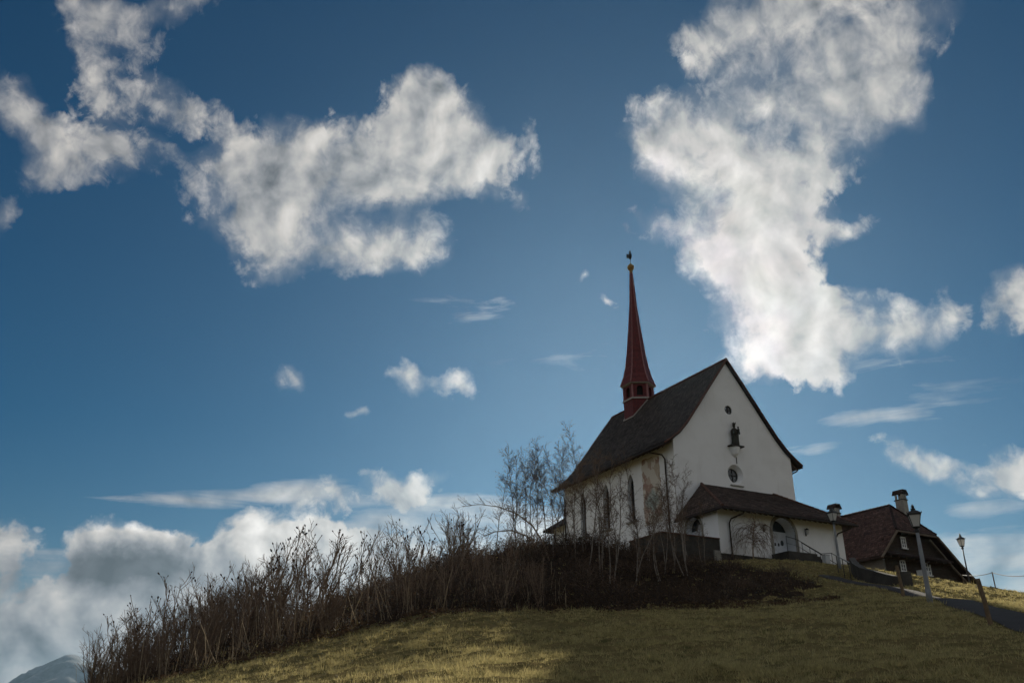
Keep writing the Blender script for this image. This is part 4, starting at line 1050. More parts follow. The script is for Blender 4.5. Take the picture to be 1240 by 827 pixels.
def build_farm():
    fh = empty('farmhouse', FA_O, FA_A); tag(fh, 'dark timber farmhouse under a big half-hipped brown tile roof, right of the chapel', 'farmhouse')
    mb = lambda: MB(ZF); B = lambda m, n, mat, par=fh, **k: m.build(n, mat, par, **k)
    YB = 14.0
    hl, hr, ap_, lv, rv = (0.38, 0, 15.82), (5.77, 0, 15.82), (3.05, 2.2, 18.6), (-2.15, 0, 13.38), (11.35, 0, 11.5)
    mid = (8.4, 0, 13.65)
    r = mb()
    pl = [[hl, hr, ap_], [ap_, (3.05, YB, 18.6), (0.38, YB, 15.82), hl], [hl, (0.38, YB, 15.82), (-2.15, YB, 13.38), lv],
          [ap_, hr, (5.77, YB, 15.82), (3.05, YB, 18.6)], [hr, mid, (8.4, YB, 13.65), (5.77, YB, 15.82)], [mid, rv, (11.35, YB, 11.5), (8.4, YB, 13.65)]]
    uv = [[(0, 0), (5.4, 0), (2.7, 3.5)], [(2.2, 0), (YB, 0), (YB, -3.85), (0, -3.85)], [(0, -3.85), (YB, -3.85), (YB, -7.35), (0, -7.35)],
          [(2.2, 0), (0, -3.85), (YB, -3.85), (YB, 0)], [(0, -3.85), (0, -7.3), (YB, -7.3), (YB, -3.85)], [(0, -7.3), (0, -11), (YB, -11), (YB, -7.3)]]
    r.sheet(pl, 0.22, uv)
    rt = random.Random(15); far = lambda p: (p[0], YB, p[2])
    r.courses(hl, hr, ap_, ap_, rt)
    r.courses(far(hl), hl, far(ap_), ap_, rt, 5.0); r.courses(far(lv), lv, far(hl), hl, rt, 5.0, 4.0)
    r.courses(hr, far(hr), ap_, far(ap_), rt, 2.0); r.courses(mid, far(mid), hr, far(hr), rt, 1.0, 3.0); r.courses(rv, far(rv), mid, far(mid), rt, 9.0)
    roof = B(r, 'roof', M_FTILE)
    t = mb(); y = 2.2
    while y < YB: t.tube([(3.05, y, 18.63), (3.05, y + 0.44, 18.61)], [0.14, 0.12], 7); y += 0.4
    for q in (hl, hr):
        a, b = Vector(q), Vector(ap_)
        for i in range(10): t.tube([a.lerp(b, i / 10) + Vector((0, 0, .04)), a.lerp(b, (i + 1.15) / 10 if i < 9 else 1) + Vector((0, 0, .02))], [0.12, 0.10], 7)
    B(t, 'ridge_tiles', M_FTILE, roof)
    t = mb(); t.tube([(0.3, -0.04, 15.66), (5.85, -0.04, 15.66)], 0.08, 6); B(t, 'gutter', M_BARGE, roof)
    for pts in ([hl, lv], [hr, mid, rv]):
        t = mb(); t.tube([(x, -0.05, z - 0.16) for x, _, z in pts], 0.11, 4); B(t, 'verge_board', M_BARGE, roof)
    # a second, inner board on the long right verge
    t = mb(); t.tube([(5.2, 0.35, 15.45), (7.75, 0.35, 13.3), (10.4, 0.35, 11.3)], 0.10, 4); B(t, 'inner_verge_board', M_BARGE, roof)
    # walls
    g = [(-0.8, 9.2), (9.1, 9.2), (9.1, 12.72), (8.35, 13.3), (5.7, 15.45), (5.3, 15.5), (0.75, 15.5), (0.45, 15.5), (-0.8, 14.3)]
    wall = B(mb().prism(g, 0.75, YB - 0.6, xg), 'timber_wall', M_LOG)
    t = mb()
    for k in range(14): t.box(-0.78 if k < 12 else 0.3, 9.05 if k < 7 else (7.4 if k < 11 else 5.6), 0.70, 0.748, 11.9 + 0.27 * k, 11.9 + 0.27 * k + 0.18)
    B(t, 'log_courses', M_LOG, wall)
    B(mb().box(-1.05, -0.802, 0.76, YB - 0.7, 9.2, 13.4), 'cellar_wall', M_FPLAST)
    B(mb().box(-0.75, 9.0, 0.55, 0.699, 9.2, 11.85), 'base_wall', M_FPLAST)
    # skirt roof between the storeys
    s = mb(); s.sheet([[(-1.5, -0.35, 13.62), (6.95, -0.35, 13.62), (6.95, 0.69, 14.05), (-1.5, 0.69, 14.05)]], 0.14, [[(0, 0), (8.4, 0), (8.4, 1.1), (0, 1.1)]])
    B(s, 'skirt_roof', M_FTILE)
    t = mb()
    for k in range(9): t.box(-1.2 + k * 0.98, -1.06 + k * 0.98, -0.2, 0.69, 13.30, 13.44)
    B(t, 'brackets', M_LOG2)
    def window(x0, x1, z0, z1):
        y = 0.62
        f = mb(); fw = 0.085
        f.box(x0, x1, y, y + 0.07, z1 - fw, z1); f.box(x0, x1, y, y + 0.07, z0, z0 + fw); f.box(x0, x0 + fw, y + 0.001, y + 0.069, z0 + fw, z1 - fw); f.box(x1 - fw, x1, y + 0.001, y + 0.069, z0 + fw, z1 - fw)
        c = (x0 + x1) / 2; f.box(c - 0.035, c + 0.035, y + 0.002, y + 0.068, z0 + fw, z1 - fw)
        for k in (1, 2):
            zz = z0 + (z1 - z0) * k / 3; f.box(x0 + fw, c - 0.036, y + 0.006, y + 0.064, zz - 0.02, zz + 0.02); f.box(c + 0.036, x1 - fw, y + 0.006, y + 0.064, zz - 0.02, zz + 0.02)
        w = B(f, 'window', M_WHITE)
        B(mb().box(x0 + 0.04, x1 - 0.04, y + 0.04, y + 0.062, z0 + 0.04, z1 - 0.04), 'pane', M_GLASS, w)
        B(mb().box(x0 - 0.08, x1 + 0.08, y - 0.08, y + 0.06, z0 - 0.08, z0 - 0.002), 'sill', M_WHITE, w)
    window(1.62, 2.26, 14.45, 15.42); window(0.98, 1.68, 12.42, 13.38); window(4.28, 5.02, 12.38, 13.42); window(-0.45, 0.05, 14.25, 14.85) if False else None
    # chimneys with little tiled roofs
    def chimney(x, y, z0, z1, w, d):
        c = mb(); c.box(x - w / 2, x + w / 2, y - d / 2, y + d / 2, z0, z1 - 0.95)
        ch = B(c, 'chimney', M_STONE)
        B(mb().box(x - w / 2 - 0.07, x + w / 2 + 0.07, y - d / 2 - 0.07, y + d / 2 + 0.07, z1 - 0.949, z1 - 0.87), 'ledge', M_OLDSTONE, ch)
        p = mb()
        for sx in (-1, 1):
            for sy in (-1, 1): p.box(x + sx * (w / 2 - 0.09) - 0.075, x + sx * (w / 2 - 0.09) + 0.075, y + sy * (d / 2 - 0.09) - 0.075, y + sy * (d / 2 - 0.09) + 0.075, z1 - 0.869, z1 - 0.40)
        p.box(x - 0.07, x + 0.07, y - d / 2 + 0.04, y - d / 2 + 0.2, z1 - 0.868, z1 - 0.402)
        B(p, 'pillars', M_STONE, ch)
        q = mb(); a, b = w / 2 + 0.14, d / 2 + 0.14
        q.sheet([[(x - a, y - b, z1 - 0.39), (x - a * 0.6, y - b * .98, z1), (x - a * 0.6, y + b * .98, z1), (x - a, y + b, z1 - 0.39)], [(x - a * .6, y - b * .98, z1), (x + a * .6, y - b * .98, z1), (x + a * .6, y + b * .98, z1), (x - a * .6, y + b * .98, z1)],
                 [(x + a * .6, y - b * .98, z1), (x + a, y - b, z1 - 0.39), (x + a, y + b, z1 - 0.39), (x + a * .6, y + b * .98, z1)]], 0.09, [[(0, 0), (0, .5), (2, .5), (2, 0)], [(0, 0), (1, 0), (1, 2), (0, 2)], [(0, 0), (0, .5), (2, .5), (2, 0)]])
        B(q, 'chimney_roof', M_FTILE, ch)
    chimney(4.6, 2.05, 16.0, 20.15, 0.66, 0.78)
    chimney(3.05, 8.3, 18.0, 19.95, 0.66, 0.75)
build_farm()
def farm_bits():
    def fw(x, y, z): return Vector((FA_O.x + x * math.cos(FA_A) - y * math.sin(FA_A), FA_O.y + x * math.sin(FA_A) + y * math.cos(FA_A), z))
    p = fw(2.0, -0.6, 0); utility_box('utility_cabinet', (p.x, p.y, 11.75), FA_A, (0.85, 0.5, 0.62), 'pale grey chest on the grass under the farmhouse windows')
farm_bits()

# ------------------------------------------------------------------ bare shrubs and saplings
M_BARK = plain('grey_brown_bark', (0.23, 0.165, 0.112), 0.9, 0.5, 6)
M_BARK_PALE = plain('pale_birch_bark', (0.25, 0.22, 0.19), 0.85, 0.45, 5, col2=(0.09, 0.075, 0.062))
M_TWIG = plain('dark_twigs', (0.165, 0.115, 0.082), 0.9, 0.4, 8)
M_SEED = plain('dark_seed_heads', (0.032, 0.018, 0.014), 0.95, 0.5, 12)
M_DRYLEAF = leafy('withered_leaves', (0.085, 0.055, 0.032), (0.16, 0.11, 0.06), 0.35, 3)
M_CANE = plain('bramble_canes', (0.048, 0.033, 0.025), 0.9, 0.5, 2)
M_STALK = plain('dry_straw_stalks', (0.36, 0.28, 0.18), 0.9, 0.5, 2)
M_BRLEAF = leafy('dead_bramble_leaves', (0.05, 0.035, 0.022), (0.13, 0.08, 0.045), 0.35, 1.5)

def bend(rg, p, d, L, n, r0, r1, up=0.0, wob=0.12, droop=0.0):
    """one branch: points and radii from p along d, bending as it goes"""
    pts = [Vector(p)]; d = Vector(d).normalized(); rs = [r0]
    for i in range(n):
        d = (d + Vector((rg.gauss(0, wob), rg.gauss(0, wob), rg.gauss(0, wob * 0.6) + up - droop * (i / n)))).normalized()
        pts.append(pts[-1] + d * (L / n)); rs.append(r0 + (r1 - r0) * (i + 1) / n)
    return pts, rs, d
def side(rg, d, ang):
    d = Vector(d).normalized(); u = d.orthogonal().normalized(); w = d.cross(u); a = rg.uniform(0, 2 * math.pi)
    return (d * math.cos(ang) + (u * math.cos(a) + w * math.sin(a)) * math.sin(ang)).normalized()
def along(pts, t):
    k = min(int(t * (len(pts) - 1)), len(pts) - 2); q = t * (len(pts) - 1) - k
    return pts[k].lerp(pts[k + 1], q), (pts[k + 1] - pts[k]).normalized()
def head(m, p, d, s):
    d = Vector(d).normalized(); m.tube([p, p + d * s * 0.35, p + d * s * 0.75, p + d * s], [s * 0.10, s * 0.30, s * 0.22, s * 0.04], 5)

def plant(name, build, seed, lab, cat, group):
    rg = random.Random(seed); e = empty(name, (0, 0, 0)); tag(e, lab, cat, group); build(rg, e); return e

def b_forked(rg, e):
    tr, br, hd = MB(), MB(), MB()
    h = rg.uniform(2.9, 3.6)
    pts, rs, d = bend(rg, (0, 0, -0.2), (rg.uniform(-.15, .15), rg.uniform(-.15, .15), 1), h * rg.uniform(.42, .55), 6, 0.028, 0.019, 0.03, 0.08)
    tr.tube(pts, rs, 6)
    tips = []
    for i in range(rg.choice((2, 3, 3, 4))):
        p2, r2, d2 = bend(rg, pts[-1 - (i % 2)], side(rg, d, rg.uniform(.30, .75)), h * rg.uniform(.32, .5), 5, 0.018, 0.010, 0.13, 0.10)
        tr.tube(p2, r2, 5); tips.append((p2[-1], d2))
        for k in range(rg.choice((2, 3, 4))):
            q, dq = along(p2, rg.uniform(.35, .95))
            p3, r3, d3 = bend(rg, q, side(rg, dq, rg.uniform(.5, .95)), h * rg.uniform(.10, .24), 4, 0.010, 0.007, 0.14, 0.13)
            br.tube(p3, r3, 4); tips.append((p3[-1], d3))
            for j in range(2):
                q2, dq2 = along(p3, rg.uniform(.3, .9))
                p4, r4, d4 = bend(rg, q2, side(rg, dq2, .8), h * rg.uniform(.05, .10), 3, 0.009, 0.006, 0.1, 0.12); br.tube(p4, r4, 3); 
                if rg.random() < .35: tips.append((p4[-1], d4))
    for k in range(7):
        q, dq = along(pts, rg.uniform(.25, 1)); p3, r3, d3 = bend(rg, q, side(rg, dq, rg.uniform(.6, 1.1)), rg.uniform(.25, .7), 4, 0.010, 0.006, 0.1, 0.12); br.tube(p3, r3, 3)
    for p, d in tips:
        if rg.random() < 0.5: head(hd, p, d, rg.uniform(.06, .12))
    tr.build('trunk', M_BARK, e); br.build('branches', M_TWIG, e); hd.build('seed_heads', M_SEED, e)

def b_fan(rg, e):
    st, br = MB(), MB()
    for i in range(rg.randint(7, 11)):
        a = rg.uniform(0, 2 * math.pi); tl = rg.uniform(.05, .55); L = rg.uniform(1.7, 3.1)
        p0 = (rg.uniform(-.15, .15), rg.uniform(-.15, .15), -0.15)
        pts, rs, d = bend(rg, p0, (math.cos(a) * tl, math.sin(a) * tl, 1), L, 7, 0.022, 0.007, 0.03, 0.09)
        st.tube(pts, rs, 4)
        for k in range(rg.randint(9, 13)):
            t = rg.uniform(.18, .97); q, dq = along(pts, t)
            p2, r2, d2 = bend(rg, q, side(rg, dq, rg.uniform(.4, .8)), L * rg.uniform(.12, .30) * (1.1 - t * .5), 4, 0.010, 0.005, 0.07, 0.12); br.tube(p2, r2, 3)
            for j in range(2):
                q2, dq2 = along(p2, rg.uniform(.3, .9)); p3, r3, _ = bend(rg, q2, side(rg, dq2, rg.uniform(.5, .9)), rg.uniform(.12, .30), 3, 0.006, 0.004, 0.06, 0.1); br.tube(p3, r3, 3)
    st.build('stems', M_BARK, e); br.build('twigs', M_TWIG, e)

def b_birch(rg, e, h=None, leafy_=0.7, nbr=52):
    tr, br, lf = MB(), MB(), MB()
    h = h or rg.uniform(6.0, 7.2)
    nst = rg.choice((1, 1, 2))
    for s in range(nst):
        hh = h * (1 if s == 0 else rg.uniform(.7, .9))
        pts, rs, d = bend(rg, (0.12 * s, 0.08 * s, -0.3), (rg.uniform(-.16, .16) + .12 * s, rg.uniform(-.12, .12), 1), hh, 12, 0.036, 0.007, 0.02, 0.07)
        tr.tube(pts, rs, 6)
        for k in range(nbr):
            t = rg.uniform(.30, .985); q, dq = along(pts, t)
            L = hh * rg.uniform(.08, .22) * (1.25 - .75 * t)
            p2, r2, d2 = bend(rg, q, side(rg, dq, rg.uniform(.45, 1.0)), L, 5, 0.010, 0.005, 0.06, 0.12, 0.12); br.tube(p2, r2, 3)
            for j in range(5):
                q2, dq2 = along(p2, rg.uniform(.25, 1)); p3, r3, d3 = bend(rg, q2, side(rg, dq2, rg.uniform(.4, .9)), rg.uniform(.15, .42), 4, 0.006, 0.004, 0.0, 0.12, 0.25); br.tube(p3, r3, 3)
                for c in range(3):
                    if rg.random() < leafy_:
                        q4, _ = along(p3, rg.uniform(.2, 1)); a = Vector((rg.gauss(0, 1), rg.gauss(0, 1), rg.gauss(-0.6, .8))).normalized() * rg.uniform(.03, .06); b = a.orthogonal().normalized() * rg.uniform(.012, .022)
                        lf.add([q4 - b * .3, q4 + a * .5 - b, q4 + a, q4 + a * .5 + b], [(0, 1, 2, 3)])
    tr.build('trunk', M_BARK_PALE, e); br.build('branches', M_TWIG, e); lf.build('catkins_and_leaves', M_DRYLEAF, e, fix=False)

def b_low(rg, e):
    st, br, lf = MB(), MB(), MB()
    for i in range(rg.randint(12, 18)):
        a = rg.uniform(0, 2 * math.pi); tl = rg.uniform(.2, 1.1); L = rg.uniform(.8, 1.7)
        pts, rs, d = bend(rg, (rg.uniform(-.3, .3), rg.uniform(-.3, .3), -0.1), (math.cos(a) * tl, math.sin(a) * tl, 1), L, 6, 0.013, 0.005, 0.0, 0.13, 0.12); st.tube(pts, rs, 4)
        for k in range(8):
            q, dq = along(pts, rg.uniform(.15, .97)); p2, r2, _ = bend(rg, q, side(rg, dq, rg.uniform(.5, 1.0)), rg.uniform(.15, .5), 4, 0.006, 0.004, 0.03, 0.14); br.tube(p2, r2, 3)
            for c in range(2):
                if rg.random() < .5:
                    q4, _ = along(p2, rg.uniform(.3, 1)); A_ = Vector((rg.gauss(0, 1), rg.gauss(0, 1), rg.gauss(-.2, .6))).normalized() * .06; b = A_.orthogonal().normalized() * .022
                    lf.add([q4, q4 + A_ * .5 - b, q4 + A_, q4 + A_ * .5 + b], [(0, 1, 2, 3)])
    st.build('stems', M_CANE, e); br.build('twigs', M_TWIG, e); lf.build('withered_leaves', M_BRLEAF, e, fix=False)

def scatter(name, build, nproto, seed, lab, cat, group, spots):
    """spots: (x, y, size); the first of each kind is built, the rest are copies"""
    protos = []
    rg = random.Random(seed)
    for i, (x, y, s) in enumerate(spots):
        if i < nproto: o = plant(name, build, seed + i, lab, cat, group); protos.append(o)
        else: o = copy_tree(protos[i % nproto])
        o.location = (x, y, gz(x, y)); o.rotation_euler = (rg.gauss(0, .05), rg.gauss(0, .05), rg.uniform(0, 6.28)); k = s * rg.uniform(.9, 1.1); o.scale = (k * rg.uniform(.9, 1.1), k, k)

def crest_pts(rg, n, us, dmin, dmax, size):
    """spots on the bank between two bearings (x over y), at a range of distances"""
    L = []
    while len(L) < n:
        b = rg.uniform(*us); d = rg.uniform(dmin(b), dmax(b)); y = d / math.sqrt(1 + b * b); x = b * y
        if bool(in_bank(np.array([x]), np.array([y]))[0]): L.append((x, y, size(b)))
    return L
rg = random.Random(21)
# bearings: -0.47 is the left end of the thicket, +0.05 the chapel's back corner
front = lambda b: np.interp(b, [-.5, -.40, -.28, -.17, -.05, .05, .3], [29, 29.5, 31, 33, 35.2, 35.8, 39])
back = lambda b: np.interp(b, [-.5, -.28, -.05, .05, .3], [45, 46, 49, 50, 49])
hgt = lambda b: float(np.interp(b, [-.5, -.42, -.34, -.28, -.2, -.12, -.05, .02], [0.70, 0.85, 1.05, 1.10, 1.08, 1.02, 0.95, 0.85]))
scatter('forked_sapling', b_forked, 8, 100, 'bare forked sapling with dark seed heads in the thicket left of the chapel', 'sapling', 'forked saplings in the hillside thicket',
        crest_pts(rg, 68, (-.44, -.05), front, back, lambda b: hgt(b) * rg.uniform(.5, 1.22)))
scatter('bare_shrub', b_fan, 7, 200, 'bare many-stemmed shrub of thin upright twigs in the thicket left of the chapel', 'shrub', 'many-stemmed shrubs in the hillside thicket',
        crest_pts(rg, 52, (-.485, .05), front, back, lambda b: hgt(b) * rg.uniform(.5, 1.25) * 1.05))
scatter('bare_shrub', b_fan, 5, 250, 'bare many-stemmed shrub of thin upright twigs in the thicket left of the chapel', 'shrub', 'many-stemmed shrubs in the hillside thicket',
        crest_pts(rg, 34, (-.485, -.26), front, back, lambda b: hgt(b) * rg.uniform(.7, 1.1)))
scatter('bramble_bush', b_low, 6, 300, 'low dark bramble bush on the shaded bank below the chapel', 'bush', 'bramble bushes on the bank',
        crest_pts(rg, 70, (-.12, .30), front, lambda b: back(b) + 2, lambda b: rg.uniform(.6, 1.15) * (1.0 if b < .2 else .7)))
scatter('birch_sapling', b_birch, 4, 400, 'tall slender birch sapling against the sky at the left corner of the chapel', 'tree', 'birch saplings left of the chapel',
        [(x, y, s) for x, y, s in [(0.3, 50.4, .98), (1.2, 50.9, .92), (-0.9, 50.2, .74), (1.9, 50.0, 1.0), (2.9, 49.6, 1.02), (1.5, 48.6, .9), (2.2, 47.8, .85), (3.1, 48.4, .92), (0.2, 49.4, .84), (1.0, 52.0, .96), (3.9, 48.9, .95), (3.5, 51.6, 1.0), (0.7, 48.9, .9), (2.4, 51.9, .98), (4.2, 50.3, 1.0), (-0.3, 51.3, .84)]])
scatter('birch_sapling', lambda rg, e: b_birch(rg, e, None, 0.5, 34), 5, 450, 'slender pale sapling on the bank in front of the long side wall of the chapel', 'tree', 'saplings before the side wall of the chapel',
        [(4.2, 43.2, 1.0), (5.3, 45.8, .98), (6.6, 46.8, .90), (7.5, 44.5, .84), (8.6, 44.2, .92), (9.0, 46.4, .98), (4.9, 47.5, 1.0), (7.4, 48.2, .85), (5.6, 41.6, .85), (10.2, 47.4, .55), (10.0, 50.5, .6), (3.9, 45.6, 1.0), (7.0, 42.6, .80), (8.2, 45.6, .90), (4.5, 41.4, .9), (3.4, 47.2, .95)])

def arching():
    e = empty('arching_sapling', (2.0, 47.0, gz(2.0, 47.0))); tag(e, 'bare sapling bent over in a long arch to the left, in front of the birches', 'sapling')
    rg = random.Random(9); tr, br = MB(), MB()
    for L in ([(0, 0, -.2), (-.35, 0, .9), (-.9, 0, 1.8), (-1.7, 0.1, 2.45), (-2.7, .1, 2.85), (-3.7, .2, 3.0), (-4.7, .2, 2.9)], [(-.2, .2, -.2), (-.6, .2, .7), (-1.2, .2, 1.3), (-2.0, .3, 1.62), (-2.9, .3, 1.55), (-3.5, .3, 1.3)]):
        pts = [Vector(p) for p in L]; tr.tube(pts, [.05, .045, .04, .032, .025, .017, .009][:len(pts)], 6)
        for k in range(26):
            q, dq = along(pts, rg.uniform(.3, 1)); d = (Vector((-.4, rg.gauss(0, .3), rg.choice((1, 1, -.3)))) + dq).normalized()
            p2, r2, _ = bend(rg, q, d, rg.uniform(.3, .9), 5, .010, .005, .03, .1); br.tube(p2, r2, 3)
            for j in range(3):
                q2, dq2 = along(p2, rg.uniform(.3, 1)); p3, r3, _ = bend(rg, q2, side(rg, dq2, .7), rg.uniform(.1, .3), 3, .006, .004, .02, .1); br.tube(p3, r3, 3)
    tr.build('trunk', M_BARK, e); br.build('branches', M_TWIG, e)
arching()

def weeping():
    p = chw(1.35, -1.5, 0); e = empty('weeping_tree', (p.x, p.y, gz(p.x, p.y))); tag(e, 'small bare weeping tree in front of the porch wall', 'tree')
    rg = random.Random(4); tr, br = MB(), MB()
    pts, rs, d = bend(rg, (0, 0, -.2), (.02, 0, 1), 2.6, 8, .05, .026, .03, .06); tr.tube(pts, rs, 7)
    for k in range(64):
        q, dq = along(pts, rg.uniform(.42, 1)); a = rg.uniform(0, 6.28)
        p2, r2, _ = bend(rg, q, (math.cos(a) * .62, math.sin(a) * .62, rg.uniform(-.2, .7)), rg.uniform(1.1, 2.4), 9, .016, .006, .0, .10, .95); br.tube(p2, r2, 4)
        for j in range(7):
            q2, dq2 = along(p2, rg.uniform(.2, 1)); p3, r3, _ = bend(rg, q2, side(rg, dq2, rg.uniform(.5, 1)), rg.uniform(.25, .7), 5, .008, .004, 0, .12, .6); br.tube(p3, r3, 3)
    p2, r2, _ = bend(rg, pts[-1], (0, 0, 1), .9, 5, .02, .006, .02, .1); br.tube(p2, r2, 4)
    tr.build('trunk', M_BARK, e); br.build('branches', M_TWIG, e)
weeping()
def low_single():
    for x, y, s, lab in ((14.6, 47.6, .85, 'dark rounded bush at the right end of the bank below the porch'),):
        o = plant('bramble_bush', b_low, 77, lab, 'bush', None); o.location = (x, y, gz(x, y)); o.scale = (s, s, s)
low_single()

# ------------------------------------------------------------------ undergrowth (nobody could count it)
def tubes3(P, Rr):
    """P (n,k,3) polylines with radii Rr (n,k) -> three-sided tubes"""
    n, k, _ = P.shape
    d = np.gradient(P, axis=1); d /= np.linalg.norm(d, axis=2, keepdims=True) + 1e-9
    u = np.cross(d, np.array([0.3, 0.5, 0.1])); u /= np.linalg.norm(u, axis=2, keepdims=True) + 1e-9; w = np.cross(d, u)
    V = np.empty((n, k, 3, 3))
    for j in range(3):
        a = 2 * math.pi * j / 3; V[:, :, j] = P + (u * math.cos(a) + w * math.sin(a)) * Rr[:, :, None]
    b = np.arange(n)[:, None, None] * (k * 3) + np.arange(k - 1)[None, :, None] * 3 + np.arange(3)[None, None, :]
    nx = np.arange(n)[:, None, None] * (k * 3) + np.arange(k - 1)[None, :, None] * 3 + ((np.arange(3) + 1) % 3)[None, None, :]
    F = np.stack([b, nx, nx + 3, b + 3], -1).reshape(-1, 4)
    return V.reshape(-1, 3), F

def bank_random(rs, n):
    x = rs.uniform(-22, 16, n * 3); y = rs.uniform(28, 58, n * 3); k = bank_soft(x, y) > .5
    return x[k][:n], y[k][:n]
def undergrowth():
    rs = np.random.RandomState(5)
    x, y = bank_random(rs, 9500); n = len(x); z = ground_z(x, y)
    bearing = x / y
    tall = np.interp(bearing, [-.5, -.3, -.1, 0, .1, .2, .32], [.35, .45, .75, .95, .75, .5, .35]) * (0.45 + 1.1 * fbm(x * .5, y * .5, 3))
    h = tall * rs.uniform(.5, 1.5, n); a = rs.uniform(0, 2 * np.pi, n); reach = h * rs.uniform(.2, 1.3, n)
    t = np.linspace(0, 1, 5)[None, :]
    px = x[:, None] + np.cos(a)[:, None] * reach[:, None] * t; py = y[:, None] + np.sin(a)[:, None] * reach[:, None] * t
    pz = z[:, None] - .05 + h[:, None] * (1.9 * t - (1.0 + .4 * rs.rand(n, 1)) * t * t)
    P = np.stack([px, py, pz], -1) + rs.normal(0, .025, (n, 5, 3)); R_ = np.linspace(.011, .005, 5)[None, :] * rs.uniform(.7, 1.4, (n, 1))
    V, F = tubes3(P, R_); tag(big_mesh('bramble_undergrowth', V, F, M_CANE, 4), kind='stuff')
    # dead leaves caught in it
    k = rs.randint(0, n, 45000); tt = rs.rand(len(k)); i0 = np.minimum((tt * 4).astype(int), 3)
    c = P[k, i0] + (P[k, i0 + 1] - P[k, i0]) * (tt * 4 - i0)[:, None] + rs.normal(0, .07, (len(k), 3))
    u = rs.normal(0, 1, (len(k), 3)); u /= np.linalg.norm(u, axis=1, keepdims=True); w = np.cross(u, rs.normal(0, 1, (len(k), 3))); w /= np.linalg.norm(w, axis=1, keepdims=True) + 1e-9
    s = rs.uniform(.02, .05, (len(k), 1)); Vl = np.stack([c - u * s, c - w * s * .6, c + u * s, c + w * s * .6], 1).reshape(-1, 3)
    tag(big_mesh('dead_leaves', Vl, np.arange(len(Vl)).reshape(-1, 4), M_BRLEAF, 4), kind='stuff')
    # leaf litter along the foot of the bank
    b = rs.uniform(-.47, .36, 26000); d = np.array([front(q) for q in b]) + rs.normal(0.2, .75, len(b)); yy = d / np.sqrt(1 + b * b); xx = b * yy
    kk = rs.rand(len(b)) < np.clip(2.4 * (fbm(xx * .9, yy * .9, 3) - .25), 0, 1); xx, yy = xx[kk], yy[kk]
    c = np.stack([xx, yy, ground_z(xx, yy) + rs.uniform(.0, .14, len(xx))], 1); u = rs.normal(0, 1, c.shape); u[:, 2] *= .5; u /= np.linalg.norm(u, axis=1, keepdims=True); w = np.cross(u, rs.normal(0, 1, c.shape)); w /= np.linalg.norm(w, axis=1, keepdims=True) + 1e-9
    s = rs.uniform(.025, .07, (len(c), 1)); Vl = np.stack([c - u * s, c - w * s * .6, c + u * s, c + w * s * .6], 1).reshape(-1, 3)
    tag(big_mesh('leaf_litter', Vl, np.arange(len(Vl)).reshape(-1, 4), M_BRLEAF, 4), kind='stuff')
    # straight dry stalks along the front of the thicket
    n = 420; b = rs.uniform(-.46, .06, n); d = np.array([front(q) for q in b]) + np.abs(rs.normal(0, 3.2, n)); yy = d / np.sqrt(1 + b * b); xx = b * yy
    h = .25 + 1.5 * rs.rand(n) ** 1.6 * np.interp(b, [-.46, -.3, -.1, .06], [.7, 1.0, .95, .6]); tl = rs.normal(0, .2, (n, 2)); t = np.linspace(0, 1, 4)[None, :]
    z = ground_z(xx, yy)
    P = np.stack([xx[:, None] + tl[:, :1] * h[:, None] * t, yy[:, None] + tl[:, 1:] * h[:, None] * t, z[:, None] - .05 + h[:, None] * t], -1) + rs.normal(0, .012, (n, 4, 3))
    V, F = tubes3(P, np.linspace(.017, .008, 4)[None, :] * (.35 + 1.1 * rs.rand(n, 1) ** 2)); tag(big_mesh('dry_stalks', V, F, M_STALK, 4), kind='stuff')
undergrowth()

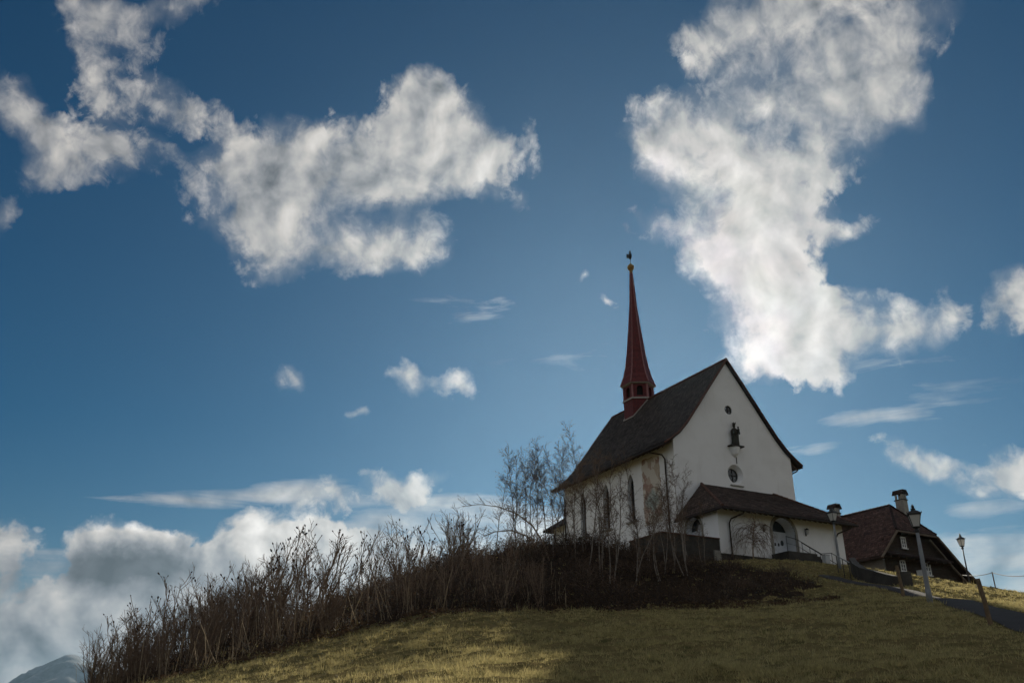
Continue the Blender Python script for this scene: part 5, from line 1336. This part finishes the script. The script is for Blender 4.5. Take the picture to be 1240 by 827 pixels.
# ------------------------------------------------------------------ the mountain far off, and the air in front of it
def mountain():
    az = rad(-25.9); D = 7200.0; C = np.array([math.sin(az) * D, math.cos(az) * D]); e1 = np.array([math.cos(az), -math.sin(az)]); e2 = np.array([math.sin(az), math.cos(az)])
    s = np.linspace(-5200, 5200, 261); t = np.linspace(-1800, 1800, 91); S, T_ = np.meshgrid(s, t)
    prof = np.interp(s, [-5200, -3200, -1900, -1100, -700, -330, -120, 0, 60, 140, 300, 450, 700, 1400, 2600, 5200], [60, 100, 150, 190, 180, 230, 390, 490, 520, 480, 410, 350, 290, 300, 220, 60])
    rid = 1 - np.abs(fbm(S / 420 + 9, T_ / 420, 5) * 2 - .95)
    z = prof[None, :] * np.clip(1 - np.abs(T_) / 1800, 0, 1) ** .8 * (0.72 + .28 * rid) + (rid - .8) * 110 + 20
    X = C[0] + S * e1[0] + T_ * e2[0]; Y = C[1] + S * e1[1] + T_ * e2[1]
    V = np.stack([X.ravel(), Y.ravel(), z.ravel()], 1); nx = len(s); i = (np.arange(len(t) - 1)[:, None] * nx + np.arange(nx - 1)[None, :]).ravel()
    m, T = new_mat('haze_tinted_forest_and_snow'); out = T.node('ShaderNodeOutputMaterial'); v = T.node('ShaderNodeTexCoord').outputs['Object']
    n = T.noise(v, .004, 6, .65).outputs['Fac']; hgt_ = T.node('ShaderNodeSeparateXYZ', {0: v}).outputs[2]
    sn = T.math('MULTIPLY', T.ramp(hgt_, 180, 400), T.ramp(n, .42, .6))
    c = T.mix(sn, (0.014, 0.024, 0.034, 1), (0.12, 0.15, 0.19, 1)); b = T.node('ShaderNodeBsdfPrincipled', {'Base Color': c, 'Roughness': .95}); T.l.new(b.outputs[0], out.inputs[0])  # distance haze is partly put into these bluish forest and snow colours
    o = big_mesh('distant_mountain', V, np.stack([i, i + 1, i + 1 + nx, i + nx], 1), m, 4); tag(o, kind='structure')
mountain()

def haze():
    m = bpy.data.materials.new('thin_blue_air'); m.use_nodes = True; T = NT(m.node_tree)
    out = T.node('ShaderNodeOutputMaterial')
    v = T.node('ShaderNodeVolumePrincipled', {'Color': (0.46, 0.73, 1.0, 1), 'Density': HAZE, 'Anisotropy': 0.66})
    T.l.new(v.outputs[0], out.inputs['Volume'])
    o = MB().box(-11500, 11500, -11500, 11500, -82, 760).build('haze', m); tag(o, kind='stuff')
HAZE = 0.000027
haze()
